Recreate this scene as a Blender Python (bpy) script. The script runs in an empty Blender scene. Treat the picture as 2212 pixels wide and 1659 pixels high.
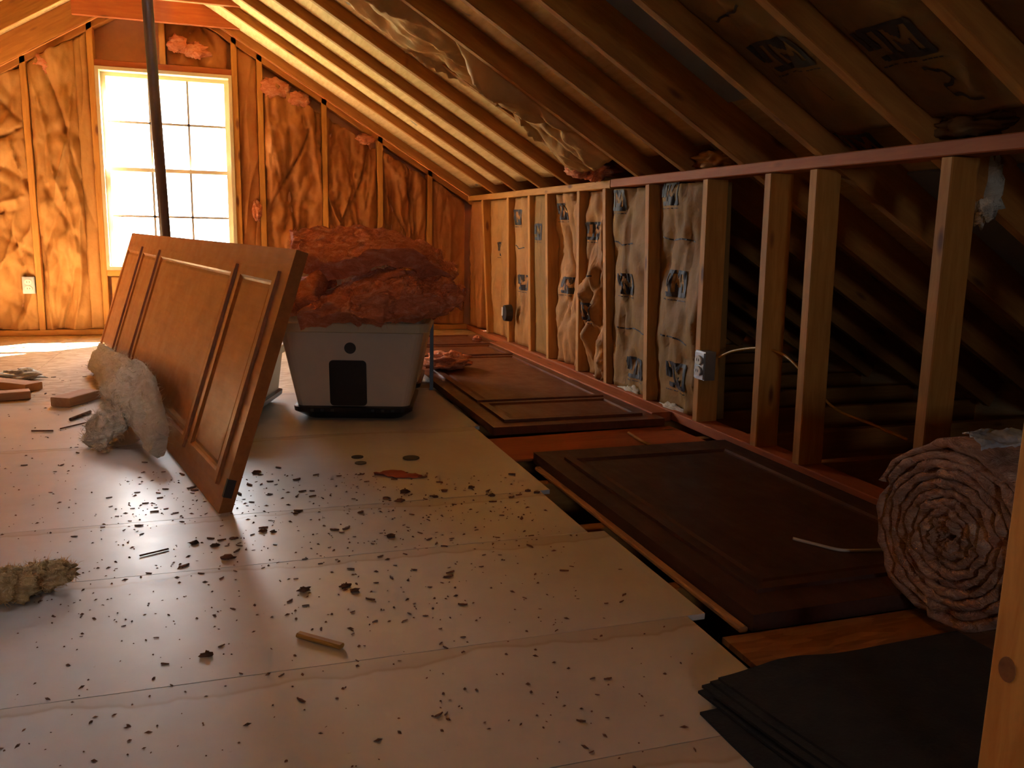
import bpy, math, random
import numpy as np
from mathutils import Vector, Matrix, noise

# ------------------------------------------------------------------ camera
scene = bpy.context.scene
col = scene.collection
F_PX, YAW, PITCH, ROLL = 1828.0, 0.3215, 0.1803, 0.0226
CAM = Vector((0, 0, 0.76))
CX, CY = 1106.0, 829.5

def cam_axes():
    fwd = Vector((math.sin(YAW) * math.cos(PITCH), math.cos(YAW) * math.cos(PITCH), -math.sin(PITCH)))
    right = Vector((math.cos(YAW), -math.sin(YAW), 0))
    up = right.cross(fwd)
    r = math.cos(ROLL) * right + math.sin(ROLL) * up
    u = -math.sin(ROLL) * right + math.cos(ROLL) * up
    return r, u, fwd

AR, AU, AF = cam_axes()
cd = bpy.data.cameras.new('camera')
cam = bpy.data.objects.new('camera', cd)
col.objects.link(cam)
cd.sensor_width = 36.0
cd.lens = F_PX / 2212.0 * 36.0
cd.clip_start = 0.02
m = Matrix.Identity(4)
for i in range(3):
    m[i][0] = AR[i]; m[i][1] = AU[i]; m[i][2] = -AF[i]; m[i][3] = CAM[i]
cam.matrix_world = m
scene.camera = cam

# ------------------------------------------------------------------ light
W = bpy.data.worlds.new('sky')
scene.world = W
W.use_nodes = True
bg = W.node_tree.nodes['Background']
bg.inputs[0].default_value = (0.95, 0.97, 1.0, 1)
bg.inputs[1].default_value = 12.0

def sun_dir():
    return Vector((-0.95, -0.78, -1.0)).normalized()

sd = bpy.data.lights.new('sun', 'SUN')
sd.energy = 170.0
sd.angle = math.radians(0.6)
sd.color = (1.0, 0.93, 0.82)
sun = bpy.data.objects.new('sun', sd)
col.objects.link(sun)
sun.rotation_euler = sun_dir().to_track_quat('-Z', 'Y').to_euler()

def portal(name, loc, rot, sx, sz):
    d = bpy.data.lights.new(name, 'AREA')
    d.shape = 'RECTANGLE'
    d.size = sx
    d.size_y = sz
    d.cycles.is_portal = True
    o = bpy.data.objects.new(name, d)
    o.location = loc
    o.rotation_euler = rot
    col.objects.link(o)

YG = 6.255            # inner face of the far gable studs
YB = -3.4             # inner face of the near gable studs (behind the camera)
portal('window_portal', (-0.36, YG + 0.16, 1.08), (math.radians(-90), 0, 0), 0.86, 1.32)
RW = (-0.66, -0.10, 0.85, 1.50)      # assumed rear window, added and sized to light the near floor
portal('rear_window_portal', (-0.38, YB - 0.16, 1.175), (math.radians(90), 0, 0), 0.58, 0.67)

scene.view_settings.view_transform = 'Standard'
scene.view_settings.look = 'None'
scene.view_settings.gamma = 1.0
scene.view_settings.use_curve_mapping = False
scene.view_settings.exposure = 1.1
try:
    scene.cycles.max_bounces = 6
    scene.cycles.diffuse_bounces = 4
    scene.cycles.glossy_bounces = 2
    scene.cycles.sample_clamp_indirect = 40.0
    scene.cycles.use_adaptive_sampling = True
    scene.cycles.adaptive_threshold = 0.05
    scene.cycles.caustics_reflective = False
    scene.cycles.caustics_refractive = False
except Exception:
    pass

# ------------------------------------------------------------------ pixel rays (measuring the photograph)
def ray(px, py):
    return AR * ((px - CX) / F_PX) - AU * ((py - CY) / F_PX) + AF

def onz(px, py, z=0.0):
    d = ray(px, py); return CAM + d * ((z - CAM.z) / d.z)

def onx(px, py, x):
    d = ray(px, py); return CAM + d * (x / d.x)

def ony(px, py, y):
    d = ray(px, py); return CAM + d * (y / d.y)

# ------------------------------------------------------------------ object helpers
def tag(o, label=None, cat=None, group=None, kind=None):
    if label: o['label'] = label
    if cat: o['category'] = cat
    if group: o['group'] = group
    if kind: o['kind'] = kind
    return o

def empty(name, loc=(0, 0, 0), rz=0.0, label=None, cat=None, group=None, kind=None):
    o = bpy.data.objects.new(name, None)
    o.location = loc
    o.rotation_euler = (0, 0, rz)
    o.empty_display_size = 0.1
    col.objects.link(o)
    return tag(o, label, cat, group, kind)

class MB:
    """collects vertices and faces, then links them as one mesh object"""
    def __init__(self):
        self.v = []; self.f = []
    def add(self, vs, fs):
        b = len(self.v)
        self.v += [tuple(x) for x in vs]
        self.f += [tuple(i + b for i in q) for q in fs]
        return self
    def box(self, x0, x1, y0, y1, z0, z1):
        return self.add([(x0, y0, z0), (x1, y0, z0), (x1, y1, z0), (x0, y1, z0),
                         (x0, y0, z1), (x1, y0, z1), (x1, y1, z1), (x0, y1, z1)],
                        [(0, 3, 2, 1), (4, 5, 6, 7), (0, 1, 5, 4), (1, 2, 6, 5), (2, 3, 7, 6), (3, 0, 4, 7)])
    def loft(self, rings, cap=True, closed=True):
        n = len(rings[0]); b = len(self.v)
        for r in rings: self.v += [tuple(x) for x in r]
        for i in range(len(rings) - 1):
            for j in range(n if closed else n - 1):
                k = (j + 1) % n
                self.f.append((b + i * n + j, b + i * n + k, b + (i + 1) * n + k, b + (i + 1) * n + j))
        if cap:
            self.f.append(tuple(b + j for j in reversed(range(n))))
            self.f.append(tuple(b + (len(rings) - 1) * n + j for j in range(n)))
        return self
    def tube(self, pts, r, n=8):
        pts = [Vector(p) for p in pts]
        rings = []
        ref = None
        for i, p in enumerate(pts):
            t = (pts[min(i + 1, len(pts) - 1)] - pts[max(i - 1, 0)]).normalized()
            if ref is None:
                ref = Vector((0, 0, 1)) if abs(t.z) < 0.9 else Vector((1, 0, 0))
            a = (ref - t * ref.dot(t)).normalized(); ref = a
            c = t.cross(a)
            rr = r[i] if isinstance(r, (list, tuple)) else r
            rings.append([p + (a * math.cos(2 * math.pi * k / n) + c * math.sin(2 * math.pi * k / n)) * rr for k in range(n)])
        return self.loft(rings)
    def build(self, name, mat, parent=None, smooth=False, matrix=None, **kw):
        me = bpy.data.meshes.new(name)
        me.from_pydata(self.v, [], self.f)
        me.validate()
        if smooth:
            me.polygons.foreach_set('use_smooth', [True] * len(me.polygons))
        me.materials.append(mat)
        me.update()
        o = bpy.data.objects.new(name, me)
        col.objects.link(o)
        if parent is not None: o.parent = parent
        if matrix is not None:
            o.matrix_local = matrix
        return tag(o, **kw)

def frame(origin, ux, uy):
    ux = Vector(ux).normalized()
    uy = Vector(uy); uy = (uy - ux * uy.dot(ux)).normalized()
    uz = ux.cross(uy)
    mm = Matrix.Identity(4)
    o = Vector(origin)
    for i in range(3):
        mm[i][0] = ux[i]; mm[i][1] = uy[i]; mm[i][2] = uz[i]; mm[i][3] = o[i]
    return mm

def lumber(name, a, b, w, d, side, mat, parent, ch=0.003, **kw):
    """sawn board from a to b: local x along it, local y (w wide) along side, local z (d)"""
    a = Vector(a); b = Vector(b)
    L = (b - a).length
    hw, hd = w / 2, d / 2
    prof = [(-hw + ch, -hd), (hw - ch, -hd), (hw, -hd + ch), (hw, hd - ch), (hw - ch, hd), (-hw + ch, hd), (-hw, hd - ch), (-hw, -hd + ch)]
    mb = MB().loft([[(x, p, q) for p, q in prof] for x in (-L / 2, L / 2)])
    return mb.build(name, mat, parent, matrix=frame((a + b) / 2, b - a, side), **kw)

def fbm(x, y, z, o=4):
    return noise.fractal(Vector((x, y, z)), 1.0, 2.0, o)

# ------------------------------------------------------------------ materials
def newmat(name):
    mt = bpy.data.materials.new(name)
    mt.use_nodes = True
    nt = mt.node_tree
    return mt, nt, nt.nodes['Principled BSDF']

def nd(nt, typ, **kw):
    n = nt.nodes.new(typ)
    for k, v in kw.items(): setattr(n, k, v)
    return n

def ramp(nt, fac, stops):
    r = nd(nt, 'ShaderNodeValToRGB')
    e = r.color_ramp.elements
    while len(e) < len(stops): e.new(0.5)
    for s, (p, c) in zip(e, stops):
        s.position = p; s.color = (*c, 1)
    nt.links.new(fac, r.inputs[0])
    return r.outputs[0]

def coords(nt, scale=(1, 1, 1), which='Object', rnd=True):
    tc = nd(nt, 'ShaderNodeTexCoord')
    mp = nd(nt, 'ShaderNodeMapping')
    mp.inputs['Scale'].default_value = scale
    nt.links.new(tc.outputs[which], mp.inputs['Vector'])
    if rnd:
        oi = nd(nt, 'ShaderNodeObjectInfo')
        mu = nd(nt, 'ShaderNodeMath', operation='MULTIPLY'); mu.inputs[1].default_value = 37.0
        nt.links.new(oi.outputs['Random'], mu.inputs[0])
        cb = nd(nt, 'ShaderNodeCombineXYZ')
        for i in range(3): nt.links.new(mu.outputs[0], cb.inputs[i])
        nt.links.new(cb.outputs[0], mp.inputs['Location'])
    return mp.outputs[0]

def tex_noise(nt, vec, scale, detail=4.0, rough=0.6, dist=0.0):
    n = nd(nt, 'ShaderNodeTexNoise')
    n.inputs['Scale'].default_value = scale
    n.inputs['Detail'].default_value = detail
    n.inputs['Roughness'].default_value = rough
    n.inputs['Distortion'].default_value = dist
    nt.links.new(vec, n.inputs['Vector'])
    return n.outputs['Fac']

def mixc(nt, fac, a, b, typ='MIX'):
    mx = nd(nt, 'ShaderNodeMix', data_type='RGBA', blend_type=typ)
    if isinstance(fac, float): mx.inputs[0].default_value = fac
    else: nt.links.new(fac, mx.inputs[0])
    for s, v in ((6, a), (7, b)):
        if isinstance(v, tuple): mx.inputs[s].default_value = (*v, 1)
        else: nt.links.new(v, mx.inputs[s])
    return mx.outputs[2]

def bump(nt, bsdf, h, strength=0.3, dist=0.01):
    b = nd(nt, 'ShaderNodeBump')
    b.inputs['Strength'].default_value = strength
    b.inputs['Distance'].default_value = dist
    nt.links.new(h, b.inputs['Height'])
    nt.links.new(b.outputs[0], bsdf.inputs['Normal'])

def lumber_mat(name, c0, c1, knot=(0.20, 0.07, 0.02), rough=0.7):
    mt, nt, p = newmat(name)
    v = coords(nt, (0.9, 9, 9))
    g = tex_noise(nt, v, 6.0, 5, 0.6, 0.6)
    base = ramp(nt, g, [(0.3, c0), (0.72, c1)])
    v2 = coords(nt, (2.2, 7, 7))
    vo = nd(nt, 'ShaderNodeTexVoronoi')
    vo.inputs['Scale'].default_value = 1.6
    nt.links.new(v2, vo.inputs['Vector'])
    k = ramp(nt, vo.outputs['Distance'], [(0.07, (1, 1, 1)), (0.16, (0, 0, 0))])
    base = mixc(nt, k, base, knot)
    v3 = coords(nt, (0.7, 3, 3))
    d = ramp(nt, tex_noise(nt, v3, 2.5, 3), [(0.35, (0.82, 0.78, 0.74)), (0.65, (1, 1, 1))])
    base = mixc(nt, 1.0, base, d, 'MULTIPLY')
    nt.links.new(base, p.inputs['Base Color'])
    p.inputs['Roughness'].default_value = rough
    return mt

def plain(name, c, rough=0.6, spec=0.5, metal=0.0, var=0.12, scale=8.0, bmp=0.1, bscale=60.0):
    mt, nt, p = newmat(name)
    v = coords(nt)
    n = tex_noise(nt, v, scale, 5)
    d = tuple(max(0.0, x * (1 - var)) for x in c); l = tuple(min(1.0, x * (1 + var)) for x in c)
    nt.links.new(ramp(nt, n, [(0.3, d), (0.7, l)]), p.inputs['Base Color'])
    p.inputs['Roughness'].default_value = rough
    p.inputs['Specular IOR Level'].default_value = spec
    p.inputs['Metallic'].default_value = metal
    if bmp > 0.2: bump(nt, p, tex_noise(nt, v, bscale, 2), bmp, 0.004)
    return mt

M_STUD = lumber_mat('pine_stud', (0.50, 0.21, 0.035), (0.66, 0.33, 0.075))
M_RAFT = lumber_mat('pine_rafter', (0.40, 0.15, 0.026), (0.55, 0.25, 0.052))
M_RED = lumber_mat('red_pine', (0.42, 0.098, 0.02), (0.53, 0.155, 0.036))
M_POST = lumber_mat('yellow_pine', (0.66, 0.30, 0.06), (0.84, 0.48, 0.13))
M_BLOCK = lumber_mat('block_wood', (0.55, 0.27, 0.12), (0.68, 0.40, 0.20))

def kraft_mat(name, c0, c1):
    mt, nt, p = newmat(name)
    v = coords(nt)
    n = tex_noise(nt, v, 5.0, 6, 0.65)
    c = ramp(nt, n, [(0.3, c0), (0.7, c1)])
    nt.links.new(c, p.inputs['Base Color'])
    p.inputs['Roughness'].default_value = 0.65
    p.inputs['Specular IOR Level'].default_value = 0.2
    bump(nt, p, tex_noise(nt, v, 26.0, 2, 0.6, 0.6), 0.35, 0.006)
    return mt

M_KRAFT = kraft_mat('kraft_paper', (0.38, 0.175, 0.05), (0.53, 0.28, 0.095))
M_KRAFT_D = kraft_mat('kraft_paper_shaded_red', (0.34, 0.125, 0.036), (0.48, 0.205, 0.065))  # redder, darker kraft copy: dimmer light on the right gable put into colour
M_KRAFT_P = kraft_mat('kraft_paper_pale', (0.27, 0.142, 0.036), (0.36, 0.20, 0.058))
M_KRAFT_S = kraft_mat('kraft_paper_shaded', (0.20, 0.105, 0.04), (0.29, 0.16, 0.065))  # darkened kraft copy: shade on the near roof slope put into colour
M_KRAFT_L = kraft_mat('kraft_paper_lit', (0.50, 0.28, 0.105), (0.64, 0.40, 0.18))  # paler kraft copy: light falling on the sagging batt put into colour
M_INK = plain('print_ink', (0.035, 0.028, 0.03), 0.6, var=0.3)

def fiber_mat(name, c0, c1, c2, sc=14.0, trans=0.0):
    mt, nt, p = newmat(name)
    v = coords(nt, (1, 1, 2.2))
    n = tex_noise(nt, v, sc, 5, 0.75, 1.2)
    c = ramp(nt, n, [(0.28, c0), (0.52, c1), (0.75, c2)])
    nt.links.new(c, p.inputs['Base Color'])
    p.inputs['Roughness'].default_value = 0.95
    p.inputs['Specular IOR Level'].default_value = 0.1
    bump(nt, p, n, 0.8, 0.02)
    if trans > 0:       # light seeps through loose glass fibre
        tr = nd(nt, 'ShaderNodeBsdfTranslucent'); mx = nd(nt, 'ShaderNodeMixShader')
        mx.inputs[0].default_value = trans
        nt.links.new(c, tr.inputs[0])
        nt.links.new(p.outputs[0], mx.inputs[1]); nt.links.new(tr.outputs[0], mx.inputs[2])
        nt.links.new(mx.outputs[0], nt.nodes['Material Output'].inputs[0])
    return mt

M_PINK = fiber_mat('pink_fiberglass', (0.50, 0.14, 0.06), (0.74, 0.27, 0.145), (0.88, 0.52, 0.40))
M_WHITEF = fiber_mat('white_fiberglass', (0.60, 0.55, 0.45), (0.72, 0.68, 0.58), (0.82, 0.79, 0.72))
M_TANF = fiber_mat('tan_fiberglass', (0.66, 0.54, 0.40), (0.78, 0.68, 0.53), (0.88, 0.80, 0.68), trans=0.12)
M_ROLLF = fiber_mat('roll_fiberglass', (0.30, 0.16, 0.10), (0.52, 0.32, 0.24), (0.70, 0.54, 0.46), 22.0)
M_YELF = fiber_mat('yellow_fiberglass', (0.74, 0.42, 0.16), (0.90, 0.60, 0.30), (0.96, 0.80, 0.54), 30.0)

def sheathing_mat():
    mt, nt, p = newmat('plywood_sheathing')
    v = coords(nt, (9, 1.2, 9), rnd=True)
    g = tex_noise(nt, v, 5.0, 5, 0.6, 0.5)
    c = ramp(nt, g, [(0.3, (0.58, 0.38, 0.17)), (0.7, (0.76, 0.56, 0.30))])
    v2 = coords(nt)
    s = ramp(nt, tex_noise(nt, v2, 6.0, 4, 0.7, 0.5), [(0.66, (0, 0, 0)), (0.71, (1, 1, 1))])
    c = mixc(nt, s, c, (0.30, 0.27, 0.25))
    nt.links.new(c, p.inputs['Base Color'])
    p.inputs['Roughness'].default_value = 0.75
    return mt
M_SHEATH = sheathing_mat()
M_GREY = plain('grey_foam', (0.30, 0.32, 0.36), 0.6)
M_REDPLY = plain('red_plywood', (0.52, 0.24, 0.13), 0.7, var=0.2, scale=4.0)

def osb_mat(name, c0, c1, c2, sc=(26, 60, 40)):
    mt, nt, p = newmat(name)
    v = coords(nt, sc)
    vo = nd(nt, 'ShaderNodeTexVoronoi')
    vo.inputs['Scale'].default_value = 1.0
    nt.links.new(v, vo.inputs['Vector'])
    c = ramp(nt, vo.outputs['Color'], [(0.1, c0), (0.5, c1), (0.9, c2)])
    v2 = coords(nt)
    d = ramp(nt, tex_noise(nt, v2, 3.0, 5), [(0.3, (0.75, 0.72, 0.68)), (0.7, (1, 1, 1))])
    c = mixc(nt, 1.0, c, d, 'MULTIPLY')
    nt.links.new(c, p.inputs['Base Color'])
    p.inputs['Roughness'].default_value = 0.6
    bump(nt, p, vo.outputs['Distance'], 0.25, 0.004)
    return mt
M_OSB = osb_mat('strand_board', (0.50, 0.30, 0.14), (0.62, 0.42, 0.22), (0.74, 0.55, 0.33))
M_OSB_R = osb_mat('red_strand_board', (0.32, 0.14, 0.06), (0.46, 0.22, 0.10), (0.56, 0.30, 0.15), (14, 70, 40))

def white_board_mat():
    mt, nt, p = newmat('white_board')
    v = coords(nt)
    c = ramp(nt, tex_noise(nt, v, 2.2, 5, 0.65), [(0.3, (0.62, 0.575, 0.54)), (0.65, (0.75, 0.725, 0.70))])
    # tan water stain whose wavy edge follows the far long side of each board (local y = 0 there)
    tc = nd(nt, 'ShaderNodeTexCoord'); sx = nd(nt, 'ShaderNodeSeparateXYZ')
    nt.links.new(tc.outputs['Object'], sx.inputs[0])
    nz = tex_noise(nt, coords(nt, (1.6, 0.2, 1)), 2.4, 4, 0.55)
    mu = nd(nt, 'ShaderNodeMath', operation='MULTIPLY_ADD'); mu.inputs[1].default_value = 0.16; 
    nt.links.new(nz, mu.inputs[0]); nt.links.new(sx.outputs['Y'], mu.inputs[2])
    st = ramp(nt, mu.outputs[0], [(0.0, (0, 0, 0)), (0.034, (0, 0, 0)), (0.040, (0.65, 0.65, 0.65)), (0.048, (0.28, 0.28, 0.28)), (0.12, (0.16, 0.16, 0.16))])
    c = mixc(nt, st, c, (0.42, 0.29, 0.17))
    sp = ramp(nt, tex_noise(nt, v, 150.0, 2, 0.6), [(0.73, (0, 0, 0)), (0.79, (0.45, 0.45, 0.45))])
    c = mixc(nt, sp, c, (0.34, 0.22, 0.13))
    nt.links.new(c, p.inputs['Base Color'])
    r = ramp(nt, tex_noise(nt, v, 9.0, 5), [(0.3, (0.285, 0.285, 0.285)), (0.7, (0.37, 0.37, 0.37))])
    nt.links.new(r, p.inputs['Roughness'])
    p.inputs['Specular IOR Level'].default_value = 0.55
    return mt
M_WHITE = white_board_mat()

def door_mat(name, c0, c1, rough):
    mt, nt, p = newmat(name)
    v = coords(nt, (0.8, 8, 8))
    g = tex_noise(nt, v, 7.0, 5, 0.6, 0.4)
    c = ramp(nt, g, [(0.3, c0), (0.7, c1)])
    nt.links.new(c, p.inputs['Base Color'])
    nt.links.new(ramp(nt, tex_noise(nt, coords(nt), 14.0, 4), [(0.3, (rough,) * 3), (0.7, (rough + 0.14,) * 3)]), p.inputs['Roughness'])
    return mt
M_DOOR = door_mat('brown_door_finish', (0.33, 0.115, 0.026), (0.42, 0.155, 0.038), 0.29)
M_DOOR_D = door_mat('dark_door_finish', (0.13, 0.036, 0.013), (0.19, 0.055, 0.02), 0.32)
M_DUSTY = door_mat('dusty_dark_finish', (0.065, 0.024, 0.015), (0.10, 0.04, 0.026), 0.5)

M_TUB = plain('cream_plastic', (0.64, 0.55, 0.44), 0.4, var=0.04, bmp=0.02)
M_TUBRIM = plain('yellowed_plastic', (0.60, 0.50, 0.33), 0.4, var=0.05, bmp=0.02)
M_BLACK = plain('black_plastic', (0.012, 0.011, 0.011), 0.3, var=0.2, bmp=0.02)
M_DGREY = plain('dark_label', (0.03, 0.026, 0.024), 0.5, var=0.2, bmp=0.0)
M_BLUEG = plain('blue_grey_plastic', (0.16, 0.20, 0.26), 0.5)
M_SHING = plain('black_felt', (0.012, 0.0115, 0.012), 0.75, var=0.4, scale=30, bmp=0.3, bscale=120)
M_METAL = plain('galvanised_steel', (0.45, 0.46, 0.48), 0.4, metal=0.8, var=0.2)
M_POLE = plain('dark_iron', (0.060, 0.028, 0.020), 0.5, var=0.3)
M_VINYL = plain('window_paint', (0.62, 0.50, 0.34), 0.45, var=0.05)
M_MUNTIN = plain('muntin_paint', (0.34, 0.27, 0.20), 0.5, var=0.05)
M_OUTLET = plain('white_outlet', (0.75, 0.72, 0.66), 0.35, var=0.03)
M_YEL = plain('yellow_cable', (0.60, 0.30, 0.04), 0.45, var=0.1)
M_WIRE = plain('white_wire', (0.62, 0.55, 0.45), 0.5, var=0.1)
M_CHIP = plain('wood_chip', (0.17, 0.075, 0.038), 0.8, var=0.6, scale=25)
M_CHIPL = plain('pale_chip', (0.45, 0.28, 0.13), 0.8, var=0.4, scale=25)
M_STICK = lumber_mat('stick_wood', (0.50, 0.26, 0.05), (0.62, 0.36, 0.09))
M_DRYWALL = plain('attic_floor_board', (0.16, 0.10, 0.06), 0.9, var=0.3)
M_BAG = plain('blue_white_plastic', (0.42, 0.46, 0.52), 0.35, var=0.5, scale=20)
M_REDP = plain('red_paper', (0.40, 0.10, 0.055), 0.7, var=0.3)
M_ROUND = plain('dark_wood_disc', (0.07, 0.05, 0.03), 0.6, var=0.3)

def glass_mat():
    mt = bpy.data.materials.new('window_glass'); mt.use_nodes = True
    nt = mt.node_tree
    out = nt.nodes['Material Output']
    nt.nodes.remove(nt.nodes['Principled BSDF'])
    t = nd(nt, 'ShaderNodeBsdfTransparent'); g = nd(nt, 'ShaderNodeBsdfGlossy')
    g.inputs['Roughness'].default_value = 0.02
    mx = nd(nt, 'ShaderNodeMixShader')
    mx.inputs[0].default_value = 0.04; nt.links.new(t.outputs[0], mx.inputs[1]); nt.links.new(g.outputs[0], mx.inputs[2])
    nt.links.new(mx.outputs[0], out.inputs[0])
    return mt
M_GLASS = glass_mat()

# ------------------------------------------------------------------ the attic's main lines
XW = 1.706            # front of the right knee wall
RX = -0.38            # ridge
SL = 0.60             # roof slope
ZP = 1.0              # top of knee wall plate
def zr(x):            # underside of the rafters
    return ZP + SL * (XW - RX) - SL * abs(x - RX)
XE = 3.30             # eave
XL = 2 * RX - XW      # left knee wall
DEP = 0.14
CS = 1 / math.sqrt(1 + SL * SL)
NR = Vector((SL * CS, 0, CS))     # outward normal of right slope
NL = Vector((-SL * CS, 0, CS))
RAFT_Y = [YB + 0.02, -3.0, -2.6, -2.2, -1.80, -1.39, -0.98, -0.58, -0.18, 0.23, 0.64, 1.04, 1.44, 1.83, 2.225, 2.64, 3.045, 3.45, 3.86, 4.27, 4.70, 5.15, 5.62, YG - 0.02]
ZR0 = zr(RX)

# ceiling: sheathing boards, rafters, collar ties, ridge board
ceil_r = empty('ceiling_right', label='sloping right roof of bare rafters over plywood sheathing', cat='ceiling', kind='structure')
ceil_l = empty('ceiling_left', label='sloping left roof of bare rafters above the window', cat='ceiling', kind='structure')
def slope_pt(side, x, y, off=0.0):
    # side +1 right, -1 left ; x measured on the right slope
    if side > 0:
        p = Vector((x, y, zr(x))) + NR * off
    else:
        p = Vector((2 * RX - x, y, zr(x))) + NL * off
    return p

for side, par in ((1, ceil_r), (-1, ceil_l)):
    mb = MB()
    a, b = slope_pt(side, RX - 0.09 * 0, 0, DEP), slope_pt(side, XE + 0.25, 0, DEP)
    n = NR if side > 0 else NL
    ys = (YB - 0.2, YG + 0.12)
    # one sheathing sheet strip per 1.2 m run along the roof
    L = (b - a).length; d = (b - a).normalized()
    k = 0; s0 = 0.0
    while s0 < L - 0.01:
        s1 = min(s0 + 1.22, L)
        y0 = ys[0]
        while y0 < ys[1] - 0.01:
            y1 = min(y0 + 2.44, ys[1])
            q0 = a + d * (s0 + 0.0005); q1 = a + d * (s1 - 0.0005)
            vs = [(q0.x, y0, q0.z), (q1.x, y0, q1.z), (q1.x, y1 - 0.001, q1.z), (q0.x, y1 - 0.001, q0.z)]
            vs2 = [(Vector(v) + n * 0.016) for v in vs]
            mm = MB().add(vs + vs2, [(0, 3, 2, 1), (4, 5, 6, 7), (0, 1, 5, 4), (1, 2, 6, 5), (2, 3, 7, 6), (3, 0, 4, 7)])
            mm.build('roof_sheet', M_SHEATH, par)
            y0 = y1
        s0 = s1; k += 1
    # outer roof skin that keeps daylight out of the joints
    e0 = a + n * 0.018 - d * 0.05; e1 = b + n * 0.018
    vs = [(e0.x, ys[0], e0.z), (e1.x, ys[0], e1.z), (e1.x, ys[1], e1.z), (e0.x, ys[1], e0.z)]
    vs2 = [(Vector(v) + n * 0.02) for v in vs]
    MB().add(vs + vs2, [(0, 3, 2, 1), (4, 5, 6, 7), (0, 1, 5, 4), (1, 2, 6, 5), (2, 3, 7, 6), (3, 0, 4, 7)]).build('roof_covering', M_SHING, par)
    for y in RAFT_Y:
        p0 = slope_pt(side, RX + 0.02, y, DEP / 2); p1 = slope_pt(side, XE + 0.1, y, DEP / 2)
        lumber('rafter', p0, p1, 0.038, DEP, (0, 1, 0), M_RAFT, par)

ridge = empty('ceiling_ridge', label='ridge board and collar ties at the top of the roof', cat='ceiling', kind='structure')
lumber('ridge_board', (RX, YB, ZR0 + 0.13), (RX, YG, ZR0 + 0.13), 0.038, 0.24, (1, 0, 0), M_RAFT, ridge)
ZC = 2.02
hw = (ZR0 - ZC) / SL + 0.12
for y in RAFT_Y[1:]:
    off = -0.04
    lumber('collar_tie', (RX - hw, y + off, ZC + 0.07), (RX + hw, y + off, ZC + 0.07), 0.038, 0.14, (0, 1, 0), M_RED, ridge)

# floor: lower board, joists, strand board sheets
floor = MB().box(XL - 1.7, XE + 0.3, YB - 0.2, YG + 0.12, -0.22, -0.16).build('floor', M_DRYWALL, label='attic floor of joists and strand board sheets', cat='floor', kind='structure')
y = YB + 0.1
while y < YG:
    lumber('floor_joist', (XL - 1.6, y, -0.087), (XE + 0.2, y, -0.087), 0.038, 0.146, (0, 1, 0), M_RAFT, floor)
    y += 0.406
YW = 3.94             # far edge of the white boards
for (x0, x1, y0, y1) in ((XL, -0.96, YW + 0.002, YG + 0.08), (-0.958, 0.86, YW + 0.002, YG + 0.08), (0.862, XW + 0.1, YW + 0.002, YG + 0.08)):
    MB().box(x0, x1, y0, y1, -0.013, -0.001).build('subfloor_sheet', M_OSB, floor)
MB().box(0.872, XW + 0.35, 0.42, 1.305, -0.013, -0.001).build('subfloor_sheet', M_OSB_R, floor)
MB().box(0.872, XW + 0.1, YB, 0.418, -0.013, -0.001).build('subfloor_sheet', M_OSB_R, floor)
MB().box(XL - 1.6, XL, YB, YG, -0.013, -0.001).build('subfloor_sheet', M_OSB_R, floor)

# ground far below, outside the windows
MB().add([(-150, -150, -3.4), (150, -150, -3.4), (150, 150, -3.4), (-150, 150, -3.4)], [(0, 1, 2, 3)]).build('ground', plain('lawn', (0.10, 0.14, 0.05), 0.9, var=0.4, scale=0.8, bmp=0.0), label='grassy ground outside below the windows', cat='ground', kind='structure')
# eave closings and gable sheathing
wall_r = empty('wall_right', label='right knee wall of studs with paper-faced insulation at its far end', cat='wall', kind='structure')
wall_l = empty('wall_left', label='left knee wall outside the picture', cat='wall', kind='structure')
for par, s in ((wall_r, 1), (wall_l, -1)):
    xa = (XE + 0.2) if s > 0 else (2 * RX - XE - 0.2)
    MB().box(xa - 0.02, xa + 0.02, YB - 0.2, YG + 0.12, -0.2, 0.3).build('eave_board', M_SHEATH, par)

# ------------------------------------------------------------------ paper-faced batts
def logo_rows():
    """dark block with the letters JM left open, J reaching out to the left"""
    W_, H_ = 34, 22
    rows = []
    for r in range(H_):
        line = ''
        for c in range(W_):
            dark = 4 <= c
            # J: stem and hook (open strokes)
            if 8 <= c <= 11 and 3 <= r <= 16: dark = False
            if 4 <= c <= 11 and 14 <= r <= 17: dark = False
            if 0 <= c <= 2 and 1 <= r <= 13: dark = True
            # M: two stems and a V
            if (15 <= c <= 17 or 27 <= c <= 29) and 3 <= r <= 17: dark = False
            if 3 <= r <= 13:
                t = (r - 3) / 10.0
                if abs(c - (16.5 + 5.2 * t)) < 1.9 or abs(c - (27.8 - 5.2 * t)) < 1.9: dark = False
            if r in (0, H_ - 1) and (c < 5 or c > W_ - 2): dark = False
            line += '#' if dark else '.'
        rows.append(line)
    return rows
LOGO = logo_rows()

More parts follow.
